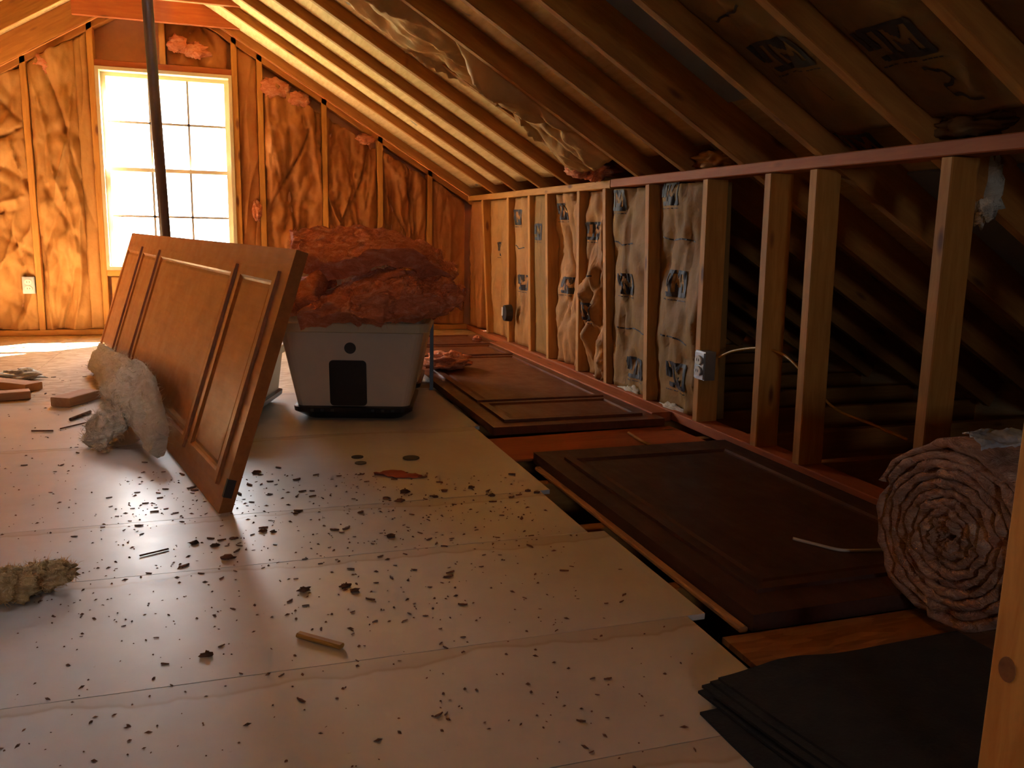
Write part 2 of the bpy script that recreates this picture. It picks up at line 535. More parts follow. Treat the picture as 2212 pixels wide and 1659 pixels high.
class Batt:
    """a paper-faced insulation batt: grid in (u across, v along), bulging along n"""
    def __init__(self, o, u, v, n, wd, ln, seed, bulge=0.02, wr=0.012, folds=8, top_cut=None, fold_dir=0.25):
        self.o = Vector(o); self.u = Vector(u).normalized(); self.v = Vector(v).normalized(); self.n = Vector(n).normalized()
        self.w = wd; self.l = ln; self.seed = seed; self.b = bulge; self.wr = wr; self.cut = top_cut
        rg = random.Random(seed)
        self.folds = []
        for i in range(folds):
            u0 = rg.uniform(0.05, 0.95) * wd; v0 = rg.uniform(0, ln)
            ang = rg.gauss(0, fold_dir)
            self.folds.append((u0, v0, math.sin(ang), math.cos(ang), rg.uniform(0.006, 0.022), rg.uniform(0.15, 0.6) * min(ln, 1.0),
                               rg.choice((-1, -1, 1)) * rg.uniform(0.5, 1.3) * wr))
    def h(self, a, b):
        t = 2 * a / self.w - 1
        e = 1 - abs(t) ** 5
        z = self.b * e
        sd = self.seed * 3.7
        z += self.wr * 1.1 * fbm(a * 4 + sd, b * 2.2, sd) * (0.3 + e)
        z += self.wr * 0.35 * fbm(a * 17 + sd, b * 11, sd + 5, 3)
        if self.wr > 0.011:         # crumpled facets
            wx = 0.25 * fbm(a * 5, b * 5, sd, 2)
            dd = noise.voronoi(Vector((a * 7.5 + wx + sd, b * 4.5 + wx, sd)))[0]
            z += self.wr * 1.0 * (min(dd[1] - dd[0], 0.5) - 0.2) * (0.4 + 0.6 * e)
        for (u0, v0, su, sv, wd, ln, am) in self.folds:
            du, dv = a - u0, b - v0
            along = du * su + dv * sv; acr = du * sv - dv * su + 0.012 * math.sin(along * 9 + u0 * 20)
            if abs(along) < ln * 2:
                z += am * math.exp(-(along / ln) ** 2) * math.exp(-abs(acr) / wd)
        return z
    def P(self, a, b, off=0.0):
        return self.o + self.u * a + self.v * b + self.n * (self.h(a, b) + off)
    def build(self, name, mat, parent, nu=26, nv=None, thick=0.07, **kw):
        nv = nv or max(10, int(self.l / 0.02))
        mb = MB()
        idx = {}
        for j in range(nv + 1):
            for i in range(nu + 1):
                a = self.w * i / nu; b = self.l * j / nv
                if self.cut:
                    b = min(b, self.cut(a)) if j == nv else b * self.cut(a) / self.l
                mb.v.append(tuple(self.P(a, b)))
        nn = nu + 1
        for j in range(nv):
            for i in range(nu):
                mb.f.append((j * nn + i, j * nn + i + 1, (j + 1) * nn + i + 1, (j + 1) * nn + i))
        # skirt and back make it a solid slab
        border = [i for i in range(nn)] + [j * nn + nu for j in range(1, nv + 1)] + [nv * nn + i for i in range(nu - 1, -1, -1)] + [j * nn for j in range(nv - 1, 0, -1)]
        b0 = len(mb.v)
        for k in border:
            p = Vector(mb.v[k]); d = (p - self.o).dot(self.n)
            mb.v.append(tuple(p - self.n * (d + thick)))
        nb = len(border)
        for k in range(nb):
            mb.f.append((border[k], b0 + k, b0 + (k + 1) % nb, border[(k + 1) % nb]))
        mb.f.append(tuple(b0 + k for k in range(nb)))
        self.obj = mb.build(name, mat, parent, smooth=True, **kw)
        return self.obj
    def logo(self, ca, cb, size=0.14, flip=False, mirror=False):
        mb = MB()
        rows = LOGO
        H_ = len(rows); W_ = len(rows[0]); cs = size / W_
        def quad(a0, a1, b0, b1):
            b_ = len(mb.v)
            for (a, b) in ((a0, b0), (a1, b0), (a1, b1), (a0, b1)):
                mb.v.append(tuple(self.P(a, b, 0.0025)))
            mb.f.append((b_, b_ + 1, b_ + 2, b_ + 3))
        sg = -1 if mirror else 1
        fg = -1 if flip else 1
        for r, line in enumerate(rows):
            for c, ch in enumerate(line):
                if ch == '#':
                    x = (c - W_ / 2) * cs * sg; yv = (H_ / 2 - r) * cs * fg
                    quad(ca + x, ca + x + cs * sg, cb + yv - cs * fg, cb + yv)
        for k in range(12):     # small line of print under the mark
            if k in (3, 7): continue
            x = (-0.5 + k / 12) * size * sg; yv = -(H_ / 2 + 2.2) * cs * fg
            quad(ca + x, ca + x + size / 15 * sg, cb + yv - cs * 0.8 * fg, cb + yv)
        return mb.build('printed_logo', M_INK, self.obj)
    def line(self, a0, b0, a1, b1, w=0.004, wob=0.0, n=18):
        mb = MB(); pts = []
        for i in range(n + 1):
            t = i / n
            a = a0 + (a1 - a0) * t; b = b0 + (b1 - b0) * t + wob * math.sin(t * 7 + a0 * 40)
            pts.append((a, b))
        for i, (a, b) in enumerate(pts):
            mb.v.append(tuple(self.P(a, b - w, 0.002))); mb.v.append(tuple(self.P(a, b + w, 0.002)))
        for i in range(n): mb.f.append((2 * i, 2 * i + 2, 2 * i + 3, 2 * i + 1))
        return mb.build('printed_line', M_INK, self.obj)

# ------------------------------------------------------------------ right knee wall
KX = [-2.1, -2.6, -3.1]
KT = [5.91, 5.32, 4.91, 4.61, 4.14, 3.82, 3.37, 2.895, 2.50, 2.265, 1.75, 1.30, 0.85, 0.35, -0.15, -0.6, -1.1, -1.6]
KB = [5.66, 5.22, 4.79, 4.48, 4.05, 3.68, 3.27, 2.860, 2.465, 2.225, 1.735, 1.30, 0.85, 0.35, -0.15, -0.6, -1.1, -1.6]
PL = 0.038
for k, (yt, yb) in enumerate(zip(KT, KB)):
    if 0.9 < yb < 1.5: continue
    yb = yt + (yb - yt) * 0.75
    lumber('stud', (XW + 0.0445, yb - 0.019, PL), (XW + 0.0445, yt - 0.019, ZP - PL), 0.038, 0.089, (0, 1, 0), M_STUD, wall_r)
lumber('top_plate', (XW + 0.0445, 3.735, ZP - PL / 2), (XW + 0.0445, YG, ZP - PL / 2), 0.089, PL, (1, 0, 0), M_STUD, wall_r)
lumber('top_plate', (XW + 0.0425, YB, ZP - PL / 2 + 0.003), (XW + 0.0425, 3.722, ZP - PL / 2 + 0.003), 0.089, PL, (1, 0, 0), M_RED, wall_r)
lumber('sole_plate', (XW + 0.0445, YB, PL / 2), (XW + 0.0445, YG, PL / 2), 0.089, PL, (1, 0, 0), M_RED, wall_r)
lumber('sole_plate', (XW - 0.047, 3.03, PL / 2 - 0.001), (XW - 0.072, 5.25, PL / 2 - 0.001), 0.089, PL, (1, 0, 0), M_RED, wall_r)
# left knee wall
lumber('top_plate', (XL - 0.0445, YB, ZP - PL / 2), (XL - 0.0445, YG, ZP - PL / 2), 0.089, PL, (1, 0, 0), M_STUD, wall_l)
lumber('sole_plate', (XL - 0.0445, YB, PL / 2), (XL - 0.0445, YG, PL / 2), 0.089, PL, (1, 0, 0), M_STUD, wall_l)
y = YB + 0.1
k = 0
while y < YG - 0.05:
    lumber('stud', (XL - 0.0445, y, PL), (XL - 0.0445, y, ZP - PL), 0.038, 0.089, (0, 1, 0), M_STUD, wall_l)
    if y + 0.406 < YG:
        Batt((XL - 0.03, y + 0.022, PL + 0.005), (0, 1, 0), (0, 0, 1), (1, 0, 0), 0.362, ZP - 2 * PL - 0.01, 200 + k, 0.012, 0.008, 5).build('insulation_batt', M_KRAFT, wall_l, nu=8, nv=20)
    y += 0.406; k += 1

# batts between the far studs (first index = far)
def yk(i, z):
    t = (z - PL) / (ZP - 2 * PL); yb = KT[i] + (KB[i] - KT[i]) * 0.75
    return yb + (KT[i] - yb) * t
kb = []
for i in range(0, 7):
    y1 = KT[i] - 0.040 + 0.0; y0 = KT[i + 1] + 0.002
    lean = ((KT[i] - yk(i, PL)) + (KT[i + 1] - yk(i + 1, PL))) / 2
    wd = y1 - y0
    vdir = Vector((0, lean, ZP - 2 * PL)).normalized()
    rec = [0.05, 0.045, 0.03, 0.05, 0.052, 0.045, 0.058][i]
    bu = [0.012, 0.012, 0.006, 0.018, 0.020, 0.015, 0.024][i]
    wr = [0.018, 0.018, 0.008, 0.030, 0.034, 0.018, 0.022][i]
    fo = [8, 9, 3, 16, 18, 9, 12][i]
    b = Batt((XW + rec, y1 - lean, PL + 0.004), (0, -1, 0), vdir, (-1, 0, 0), wd, (ZP - 2 * PL - 0.008) / vdir.z, 11 + i, bu, wr, fo,
             fold_dir=0.3)
    b.build('insulation_batt', M_KRAFT_P if i in (2, 5, 6) else M_KRAFT, wall_r)
    kb.append(b)
b = Batt((XW + 0.03, YG - 0.003, PL + 0.004), (0, -1, 0), (0, 0, 1), (-1, 0, 0), YG - 5.95, ZP - 2 * PL - 0.01, 10, 0.01, 0.012, 6)
b.build('insulation_batt', M_KRAFT_D, wall_r)
def z2(b, px, py):
    p = onx(px, py, XW + 0.01) - b.o
    return p.dot(b.u), p.dot(b.v)
for i, px, py, sz in ((0, 1075, 525, 0.15), (1, 1116, 465, 0.15), (1, 1122, 605, 0.15), (2, 1150, 500, 0.15), (3, 1210, 450, 0.14), (3, 1215, 610, 0.14),
                      (4, 1272, 495, 0.14), (4, 1272, 670, 0.14), (5, 1343, 425, 0.15), (5, 1353, 605, 0.15), (5, 1362, 785, 0.15),
                      (6, 1450, 412, 0.15), (6, 1455, 607, 0.17), (6, 1455, 805, 0.17)):
    a, c = z2(kb[i], px, py)
    sz = min(sz, kb[i].w * 0.62)
    a = min(max(a, sz * 0.55), kb[i].w - sz * 0.55)
    kb[i].logo(a, c, sz)
for i, px0, py0, px1, py1 in ((5, 1335, 700, 1385, 705), (5, 1330, 520, 1375, 515), (4, 1260, 590, 1290, 592), (6, 1430, 510, 1490, 512), (6, 1425, 715, 1480, 735), (2, 1142, 580, 1155, 582), (1, 1108, 530, 1125, 531)):
    a, c = z2(kb[i], px0, py0); a1, c1 = z2(kb[i], px1, py1)
    kb[i].line(max(a, 0.02), c, min(a1, kb[i].w - 0.02), c1, 0.003, 0.006)

# torn tops and loose insulation at the feet of the knee wall
def lump(name, c, r, seed, mat, parent=None, n=22, amp=0.35, fr=2.2, flat=None, **kw):
    """a torn tuft: sphere grid pushed around by noise"""
    c = Vector(c); mb = MB()
    for j in range(n + 1):
        th = math.pi * j / n
        for i in range(2 * n):
            ph = math.pi * i / n
            d = Vector((math.sin(th) * math.cos(ph), math.sin(th) * math.sin(ph), math.cos(th)))
            k = 1 + amp * fbm(d.x * fr + seed, d.y * fr, d.z * fr, 5) + 0.10 * fbm(d.x * 9 + seed, d.y * 9, d.z * 9, 3)
            p = Vector((d.x * r[0], d.y * r[1], d.z * r[2])) * k + c
            if flat is not None and p.z < flat: p.z = flat
            mb.v.append(tuple(p))
    m2 = 2 * n
    for j in range(n):
        for i in range(m2):
            k = (i + 1) % m2
            mb.f.append((j * m2 + i, (j + 1) * m2 + i, (j + 1) * m2 + k, j * m2 + k))
    return mb.build(name, mat, parent, smooth=True, **kw)

for (px, py, r, sd) in ((1365, 848, (0.03, 0.10, 0.035), 25), (1455, 885, (0.03, 0.12, 0.03), 26), (1290, 822, (0.025, 0.07, 0.03), 27)):
    lump('loose_fibre', onx(px, py, XW + 0.045), r, sd, M_WHITEF, wall_r, n=14, amp=0.5)
def fuzz(o, n, ln, seed, mat, parent, name='loose_fibres', wd=0.0007):
    """stray fibres standing off a fibrous surface: uncountable, one part"""
    rg_ = random.Random(seed); me = o.data; mb = MB()
    polys = me.polygons
    areas = np.empty(len(polys)); polys.foreach_get('area', areas)
    cum = np.cumsum(areas); tot = cum[-1]
    for _ in range(n):
        pl = polys[int(np.searchsorted(cum, rg_.random() * tot))]
        vs = [me.vertices[i].co for i in pl.vertices]
        w = [rg_.random() for _ in vs]; sw = sum(w)
        p = sum((v * (a / sw) for v, a in zip(vs, w)), Vector())
        rnd_ = Vector((rg_.gauss(0, 1), rg_.gauss(0, 1), rg_.gauss(0, 1))).normalized()
        d = (pl.normal * rg_.uniform(0.1, 0.9) + rnd_).normalized()
        L_ = ln * rg_.uniform(0.4, 1.4)
        sd_ = d.cross(Vector((rg_.gauss(0, 1), rg_.gauss(0, 1), rg_.gauss(0, 1)))).normalized() * wd
        q = p + d * L_ * 0.5 + rnd_ * L_ * 0.08
        e = p + d * L_ + Vector((rg_.gauss(0, 1), rg_.gauss(0, 1), rg_.gauss(0, 1))) * L_ * 0.22
        if min(q.z, e.z) < 0.001: continue
        b_ = len(mb.v)
        mb.v += [tuple(p - sd_), tuple(p + sd_), tuple(q - sd_ * 0.8), tuple(q + sd_ * 0.8), tuple(e)]
        mb.f += [(b_, b_ + 1, b_ + 3, b_ + 2), (b_ + 2, b_ + 3, b_ + 4)]
    f = mb.build(name, mat, parent, kind='stuff')
    return f

# ------------------------------------------------------------------ far gable wall
wall_f = empty('wall_far', label='far gable wall of studs and crumpled paper-faced insulation around the window', cat='wall', kind='structure')
WX0, WX1, WZ0, WZ1 = -0.785, 0.050, 0.435, 1.735
def gable_sheet(yy, th, par, hole):
    WX0, WX1, WZ0, WZ1 = hole
    def ztop(x): return zr(x) + 0.10
    x0, x1 = XL - 1.5, XE + 0.2
    quads = []
    if hole:
        quads = [[(x0, -0.2), (WX0, -0.2), (WX0, ztop(WX0)), (RX - 2.0, ztop(RX - 2.0)), (x0, ztop(x0))],
                 [(WX1, -0.2), (x1, -0.2), (x1, ztop(x1)), (WX1, ztop(WX1))],
                 [(WX0, -0.2), (WX1, -0.2), (WX1, WZ0), (WX0, WZ0)],
                 [(WX0, WZ1), (WX1, WZ1), (WX1, ztop(WX1)), (RX, ztop(RX)), (WX0, ztop(WX0))]]
    for q in quads:
        q = [(a, max(b, -0.2)) for a, b in q]
        n = len(q)
        vs = [(a, yy, b) for a, b in q] + [(a, yy + th, b) for a, b in q]
        fs = [tuple(range(n)), tuple(reversed(range(n, 2 * n)))] + [(i, n + i, n + (i + 1) % n, (i + 1) % n) for i in range(n)]
        MB().add(vs, fs).build('wall_sheet', M_REDPLY, par)
gable_sheet(YG + 0.09, 0.03, wall_f, (WX0, WX1, WZ0, WZ1))
wall_n = empty('wall_near', label='near gable wall behind the camera', cat='wall', kind='structure')
gable_sheet(YB - 0.12, 0.03, wall_n, RW)

GS = [-2.42, -2.02, -1.61, -1.195, 0.231, 0.657, 1.049, 1.414]
for par, yc in ((wall_f, YG + 0.0445), (wall_n, YB - 0.0445)):
    for x in GS + ([WX0 - 0.019, WX1 + 0.019]):
        xx = x
        lumber('stud', (xx, yc, PL), (xx, yc, zr(xx) - 0.0), 0.038, 0.089, (1, 0, 0), M_STUD, par)
    lumber('sole_plate', (XL, yc, PL / 2), (XW, yc, PL / 2), 0.089, PL, (0, 1, 0), M_STUD, par)
    lumber('header', (WX0, yc, WZ1 + 0.02), (WX1, yc, WZ1 + 0.02), 0.089, 0.04, (0, 1, 0), M_RED, par)
    lumber('sill_plate', (WX0, yc, WZ0 - 0.02), (WX1, yc, WZ0 - 0.02), 0.089, 0.04, (0, 1, 0), M_STUD, par)
    for x in (-0.58, -0.19):
        lumber('cripple_stud', (x, yc, PL), (x, yc, WZ0 - 0.04), 0.038, 0.089, (1, 0, 0), M_STUD, par)
    lumber('cripple_stud', (-0.375, yc, WZ1 + 0.04), (-0.375, yc, zr(-0.375) - 0.02), 0.038, 0.089, (1, 0, 0), M_STUD, par)
    # sloping top plates under the gable rafters
    for s in (1, -1):
        p0 = slope_pt(s, RX + 0.02, yc, -0.019); p1 = slope_pt(s, XW + 0.1, yc, -0.019)
        lumber('top_plate', p0, p1, 0.089, PL, (0, 1, 0), M_RAFT, par)

def gbatt(x0, x1, z0, seed, bulge, wr, folds, mat, rec=0.02, ztop=None, fd=0.25, gap=0.05):
    wd = x1 - x0
    def cut(a): return min((ztop if ztop else 9) - z0, zr(x0 + a) - gap - z0 + 0.02 * fbm(a * 9, seed, 0))
    ln = max(cut(0), cut(wd), cut(wd / 2))
    b = Batt((x0, YG + rec, z0), (1, 0, 0), (0, 0, 1), (0, -1, 0), wd, ln, seed, bulge, wr, folds, top_cut=cut, fold_dir=fd)
    b.build('insulation_batt', mat, wall_f, nu=40, nv=max(12, int(ln / 0.015)))
    return b
gbatt(-2.0, -1.63, PL + .005, 40, 0.02, 0.02, 10, M_KRAFT)
gbatt(-1.59, -1.216, PL + .005, 41, 0.025, 0.045, 24, M_KRAFT, fd=0.6)
gbatt(-1.174, -0.90, PL + .005, 42, 0.030, 0.035, 18, M_KRAFT, rec=0.030)
gbatt(-0.905, -0.826, PL + .005, 47, 0.010, 0.006, 2, M_KRAFT, rec=0.03)
gbatt(0.09, 0.21, PL + .005, 43, 0.008, 0.012, 4, M_KRAFT_D, rec=0.03)
gbatt(0.252, 0.636, PL + .005, 44, 0.035, 0.050, 22, M_KRAFT_D, rec=0.03, gap=0.12)
gbatt(0.678, 1.028, PL + .005, 45, 0.035, 0.052, 20, M_KRAFT_D, rec=0.035, gap=0.10)
gbatt(1.070, 1.393, PL + .005, 46, 0.030, 0.045, 18, M_KRAFT_D, rec=0.035, gap=0.08)
gbatt(1.435, 1.69, PL + .005, 48, 0.030, 0.020, 6, M_KRAFT_D, rec=0.03, gap=0.06)
gbatt(-0.355, 0.025, WZ1 + 0.042, 49, 0.02, 0.03, 8, M_KRAFT_D, rec=0.05, fd=0.9)
gbatt(-0.56, -0.21, PL + .005, 50, 0.01, 0.01, 3, M_KRAFT, ztop=WZ0 - 0.045)
gbatt(-0.765, -0.60, PL + .005, 51, 0.01, 0.01, 3, M_KRAFT, ztop=WZ0 - 0.045)
gbatt(-0.17, 0.03, PL + .005, 52, 0.01, 0.01, 3, M_KRAFT, ztop=WZ0 - 0.045)
# tufts of fibre pushed out of the gable insulation
for (px, py, r, sd) in ((590, 190, (0.10, 0.03, 0.06), 3), (645, 215, (0.07, 0.03, 0.05), 4), (420, 110, (0.09, 0.03, 0.045), 5), (385, 95, (0.06, 0.03, 0.05), 6),
                        (555, 455, (0.03, 0.03, 0.07), 7), (790, 300, (0.06, 0.03, 0.035), 8), (95, 135, (0.06, 0.03, 0.06), 9)):
    lump('fibre_tuft', ony(px, py, YG + 0.01), r, sd, M_PINK, wall_f, n=14, amp=0.5)

# ------------------------------------------------------------------ windows
def make_window(name, yc, label, inward, dims, zm, mx, zmids):
    WX0, WX1, WZ0, WZ1 = dims
    w = empty(name, ((WX0 + WX1) / 2, yc, WZ0), label=label, cat='window', kind='structure')
    ox, oz = (WX0 + WX1) / 2, WZ0
    def part(nm, x0, x1, y0, y1, z0, z1, mat, par=w):
        pl = (ox, yc, oz) if par is w else (ox, yc, oz)
        return MB().box(x0 - ox, x1 - ox, min(y0 * inward, y1 * inward), max(y0 * inward, y1 * inward), z0 - oz, z1 - oz).build(nm, mat, par)
    t = 0.030
    # y: + = towards outside
    part('jamb', WX0, WX0 + 0.022, -0.03, 0.10, WZ0, WZ1, M_VINYL)
    part('jamb', WX1 - 0.022, WX1, -0.03, 0.10, WZ0, WZ1, M_VINYL)
    part('head_jamb', WX0 + 0.022, WX1 - 0.022, -0.03, 0.10, WZ1 - 0.022, WZ1, M_VINYL)
    part('sill', WX0 + 0.022, WX1 - 0.022, -0.04, 0.11, WZ0, WZ0 + 0.025, M_VINYL)
    x0, x1 = WX0 + 0.022, WX1 - 0.022
    for nm, ya, yb_, z0, z1, zmid in (('upper_sash', 0.055, 0.085, zm - 0.012, WZ1 - 0.022, zmids[1]), ('lower_sash', 0.02, 0.05, WZ0 + 0.025, zm + 0.012, zmids[0])):
        s = MB()
        for q in ((x0, x0 + t, z0, z1), (x1 - t, x1, z0, z1), (x0 + t, x1 - t, z0, z0 + 0.024), (x0 + t, x1 - t, z1 - 0.024, z1)):
            s.box(q[0] - ox, q[1] - ox, min(ya * inward, yb_ * inward), max(ya * inward, yb_ * inward), q[2] - oz, q[3] - oz)
        so = s.build(nm, M_VINYL, w)
        y_a, y_b = ya + 0.006, yb_ - 0.006
        for xm in mx:
            part('muntin', xm - 0.007, xm + 0.007, y_a, y_b, z0 + 0.024, z1 - 0.024, M_MUNTIN, so)
        part('muntin', x0 + t, x1 - t, y_a, y_b, zmid - 0.007, zmid + 0.007, M_MUNTIN, so)
        xs = [x0 + t, *mx, x1 - t]
        for c in range(3):
            for (za, zb) in ((z0 + 0.024, zmid - 0.007), (zmid + 0.007, z1 - 0.024)):
                xa = xs[c] + (0.007 if c else 0); xb = xs[c + 1] - (0.007 if c < 2 else 0)
                part('pane', xa, xb, (ya + yb_) / 2 - 0.0015, (ya + yb_) / 2 + 0.0015, za, zb, M_GLASS, so)
    return w
make_window('window_1', YG + 0.02, 'twelve-pane double-hung window glowing white in the far gable wall', 1, (WX0, WX1, WZ0, WZ1), 1.098, (-0.475, -0.235), (0.793, 1.405))
make_window('window_2_added', YB - 0.02, 'assumed double-hung window added in the near gable wall behind the camera', -1, RW, 1.15, (-0.46, -0.30), (1.0, 1.3))

# near gable batts (behind the camera)
for k, (x0, x1) in enumerate(((-2.0, -1.63), (-1.59, -1.216), (-1.174, -0.83), (0.252, 0.636), (0.678, 1.028), (1.07, 1.393))):
    wd = x1 - x0
    bb = Batt((x1, YB - 0.03, PL), (-1, 0, 0), (0, 0, 1), (0, 1, 0), wd, zr((x0 + x1) / 2) - 0.15, 300 + k, 0.02, 0.015, 5)
    bb.build('insulation_batt', M_KRAFT, wall_n, nu=10, nv=30)

# ------------------------------------------------------------------ batts and fittings in the right roof slope
SDIR = Vector((-CS, 0, SL * CS))       # up the right slope
def slope_batt(y0, y1, xf, length, seed, rec, bulge, wr, folds, mat, fd=0.3):
    o = slope_pt(1, xf, y1, rec)
    b = Batt(o, (0, -1, 0), SDIR, -NR, y1 - y0, length, seed, bulge, wr, folds, fold_dir=fd)
    b.build('insulation_batt', mat, ceil_r, nu=28, thick=0.05)
    return b
def on_slope(px, py, off):
    d = ray(px, py)
    # plane: (P - slope_pt(1,0,0,off)) . NR = 0
    p0 = slope_pt(1, 0, 0, off)
    return CAM + d * ((p0 - CAM).dot(NR) / d.dot(NR))
ry = RAFT_Y
def bay(i): return ry[i] + 0.021, ry[i + 1] - 0.021
iR1 = ry.index(1.83)
sb = {}
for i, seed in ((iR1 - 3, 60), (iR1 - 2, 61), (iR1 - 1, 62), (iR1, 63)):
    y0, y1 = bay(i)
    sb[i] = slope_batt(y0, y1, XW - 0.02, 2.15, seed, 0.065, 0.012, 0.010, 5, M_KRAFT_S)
def slogo(i, px, py, size=0.17):
    p = on_slope(px, py, 0.055) - sb[i].o
    sb[i].logo(p.dot(sb[i].u), p.dot(sb[i].v), size)
slogo(iR1 - 1, 1930, 85, 0.19)
slogo(iR1, 1685, 118, 0.19)
slogo(iR1, 1858, 312, 0.17)
def sline(i, pts, w=0.004):
    q = [on_slope(x, y, 0.055) - sb[i].o for x, y in pts]
    for a, c in zip(q, q[1:]):
        sb[i].line(a.dot(sb[i].u), a.dot(sb[i].v), c.dot(sb[i].u), c.dot(sb[i].v), w, 0.004, 8)
sline(iR1 - 1, [(1995, 142), (2030, 148), (2065, 165), (2045, 185), (2065, 200), (2130, 205)], 0.006)
sline(iR1, [(1745, 168), (1775, 195), (1800, 215)], 0.010)
sline(iR1, [(1595, 12), (1570, 35), (1545, 45)], 0.004)
# bay whose batt sags below the rafters
i = ry.index(3.45)
y0, y1 = bay(i)
b = Batt(slope_pt(1, XW - 0.10, ry[i + 1] + 0.05, 0.035), (0, -1, 0), SDIR, -NR, ry[i + 1] + 0.05 - y0, 2.0, 70, 0.060, 0.040, 16, fold_dir=0.7)
b.build('insulation_batt', M_KRAFT_L, ceil_r, nu=34, thick=0.03)
# pale liner sheets in the bare bays
for yk_, rec in ((2.64, 0.100), (3.045, 0.085), (3.86, 0.058), (4.27, 0.052), (4.70, 0.050), (5.15, 0.050), (5.62, 0.055)):
    ii = ry.index(yk_); y0, y1 = bay(ii)
    lb = Batt(slope_pt(1, XW - 0.02, y1, rec), (0, -1, 0), SDIR, -NR, y1 - y0, 2.2, 500 + ii, 0.003, 0.004, 3)
    lb.build('bay_liner', M_SHEATH, ceil_r, nu=8, nv=40, thick=0.01)
# grey foam baffles
i = ry.index(2.225)
for ii in (i, i - 1, i - 2, i - 3):
    y0, y1 = bay(ii)
    p0 = slope_pt(1, XW - 0.15 if ii == i else XW + 0.25, 0, DEP - 0.012); p1 = slope_pt(1, 0.2 if ii == i else XE - 0.1, 0, DEP - 0.012)
    if ii != i: p0, p1 = p1, p0
    vs = [(p0.x, y0, p0.z), (p1.x, y0, p1.z), (p1.x, y1, p1.z), (p0.x, y1, p0.z)]
    vs2 = [Vector(v) + NR * 0.008 for v in vs]
    MB().add(vs + vs2, [(0, 3, 2, 1), (4, 5, 6, 7), (0, 1, 5, 4), (1, 2, 6, 5), (2, 3, 7, 6), (3, 0, 4, 7)]).build('vent_baffle', M_GREY, ceil_r)
# torn insulation at the foot of the slope, above and below the top plate
lump('torn_insulation', on_slope(1275, 362, 0.03), (0.10, 0.16, 0.05), 21, M_PINK, ceil_r, n=18, amp=0.6)
lump('torn_insulation', on_slope(1545, 345, 0.07), (0.06, 0.11, 0.035), 22, M_KRAFT, ceil_r, n=18, amp=0.4)
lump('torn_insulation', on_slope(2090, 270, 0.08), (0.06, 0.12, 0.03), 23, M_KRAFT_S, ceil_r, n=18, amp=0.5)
lump('torn_insulation', Vector((XW + 0.24, 1.83, 0.90)), (0.02, 0.05, 0.08), 24, M_WHITEF, ceil_r, n=14, amp=0.7)

# ------------------------------------------------------------------ white boards on the floor
WB = [(-2.0, -0.9, 0.86, 'white floor board out of sight behind the camera'),
      (-0.898, 0.25, 0.86, 'white floor board directly below the camera'),
      (0.252, 1.020, 0.850, 'white floor board nearest the camera, running under the black felt sheets'),
      (1.022, 1.402, 0.851, 'white floor board with a brown-edged stain and a dark open seam'),
      (1.404, 1.900, 0.893, 'white floor board that juts furthest towards the dark panelled door'),
      (1.902, 2.262, 0.848, 'white floor board strewn with most of the brown wood chips'),
      (2.264, 3.10, 0.880, 'white floor board under the near end of the leaning door'),
      (3.102, YW, 0.903, 'white floor board under the cream tubs, next to the strand board')]
XW0 = XL + 0.02
for (y0, y1, x1, lab) in WB:
    # local origin at the far right corner: local y = 0 on the far long side
    MB().box(XW0 - x1, 0, y0 - y1, 0, -0.0125, 0).build('white_floor_board', M_WHITE, matrix=Matrix.Translation((x1, y1, 0.0)),
        label=lab, cat='board', group='white boards laid across the joists')

# ------------------------------------------------------------------ panelled doors
def panel_door(name, mat_f, mat_p, L, w, th, panels, label, mtx, bottom=0.06, top=0.065):
    """local x along the length (0 = near end), local y across the width, local z out of the face"""
    root = empty(name, label=label, cat='door')
    root.matrix_world = mtx
    MB().box(0, L, 0, w, -th, 0).build('slab', mat_f, root)
    for (a, b) in panels:
        y0, y1 = bottom, w - top
        ring = []
        # raised moulding: outer foot, outer crest, inner crest, inner foot
        for (ins, z) in ((0.0, 0.0), (0.001, 0.009), (0.030, 0.009), (0.036, 0.003), (0.042, 0.0)):
            ring.append([(a + ins, y0 + ins, z), (b - ins, y0 + ins, z), (b - ins, y1 - ins, z), (a + ins, y1 - ins, z)])
        MB().loft(ring, cap=False).build('moulding', mat_f, root)
        i = 0.044
        o1 = [(a + i, y0 + i, 0.0), (b - i, y0 + i, 0.0), (b - i, y1 - i, 0.0), (a + i, y1 - i, 0.0)]
        j = i + 0.010
        o2 = [(a + j, y0 + j, 0.004), (b - j, y0 + j, 0.004), (b - j, y1 - j, 0.004), (a + j, y1 - j, 0.004)]
        MB().loft([o1, o2]).build('panel', mat_p, root)
    return root

A = Vector((-0.054, 2.281, 0.0)); B = Vector((-0.745, 5.19, 0.0))
C = Vector((0.167, 2.334, 0.694))
du = (B - A).normalized(); dw = (C - A); dw = (dw - du * dw.dot(du)).normalized()
LD = 2.95
mtx = frame(A + du * LD + Vector((0, 0, 0.001)), -du, dw)
# face normal du x dw must look towards the camera's left side
door = panel_door('panelled_door', M_DOOR, M_DOOR, LD, 0.731, 0.034,
                  [(LD - q, LD - p_) for p_, q in ((0.075, 0.475), (0.53, 1.86), (1.93, 2.36), (2.43, 2.88))],
                  'glossy brown panelled door leaning on its long edge in front of the window', mtx)
print('door normal', mtx.to_3x3().col[2])
MB().box(LD - 0.012, LD + 0.001, 0.045, 0.095, -0.022, 0.001).build('hinge_notch', M_DGREY, door)

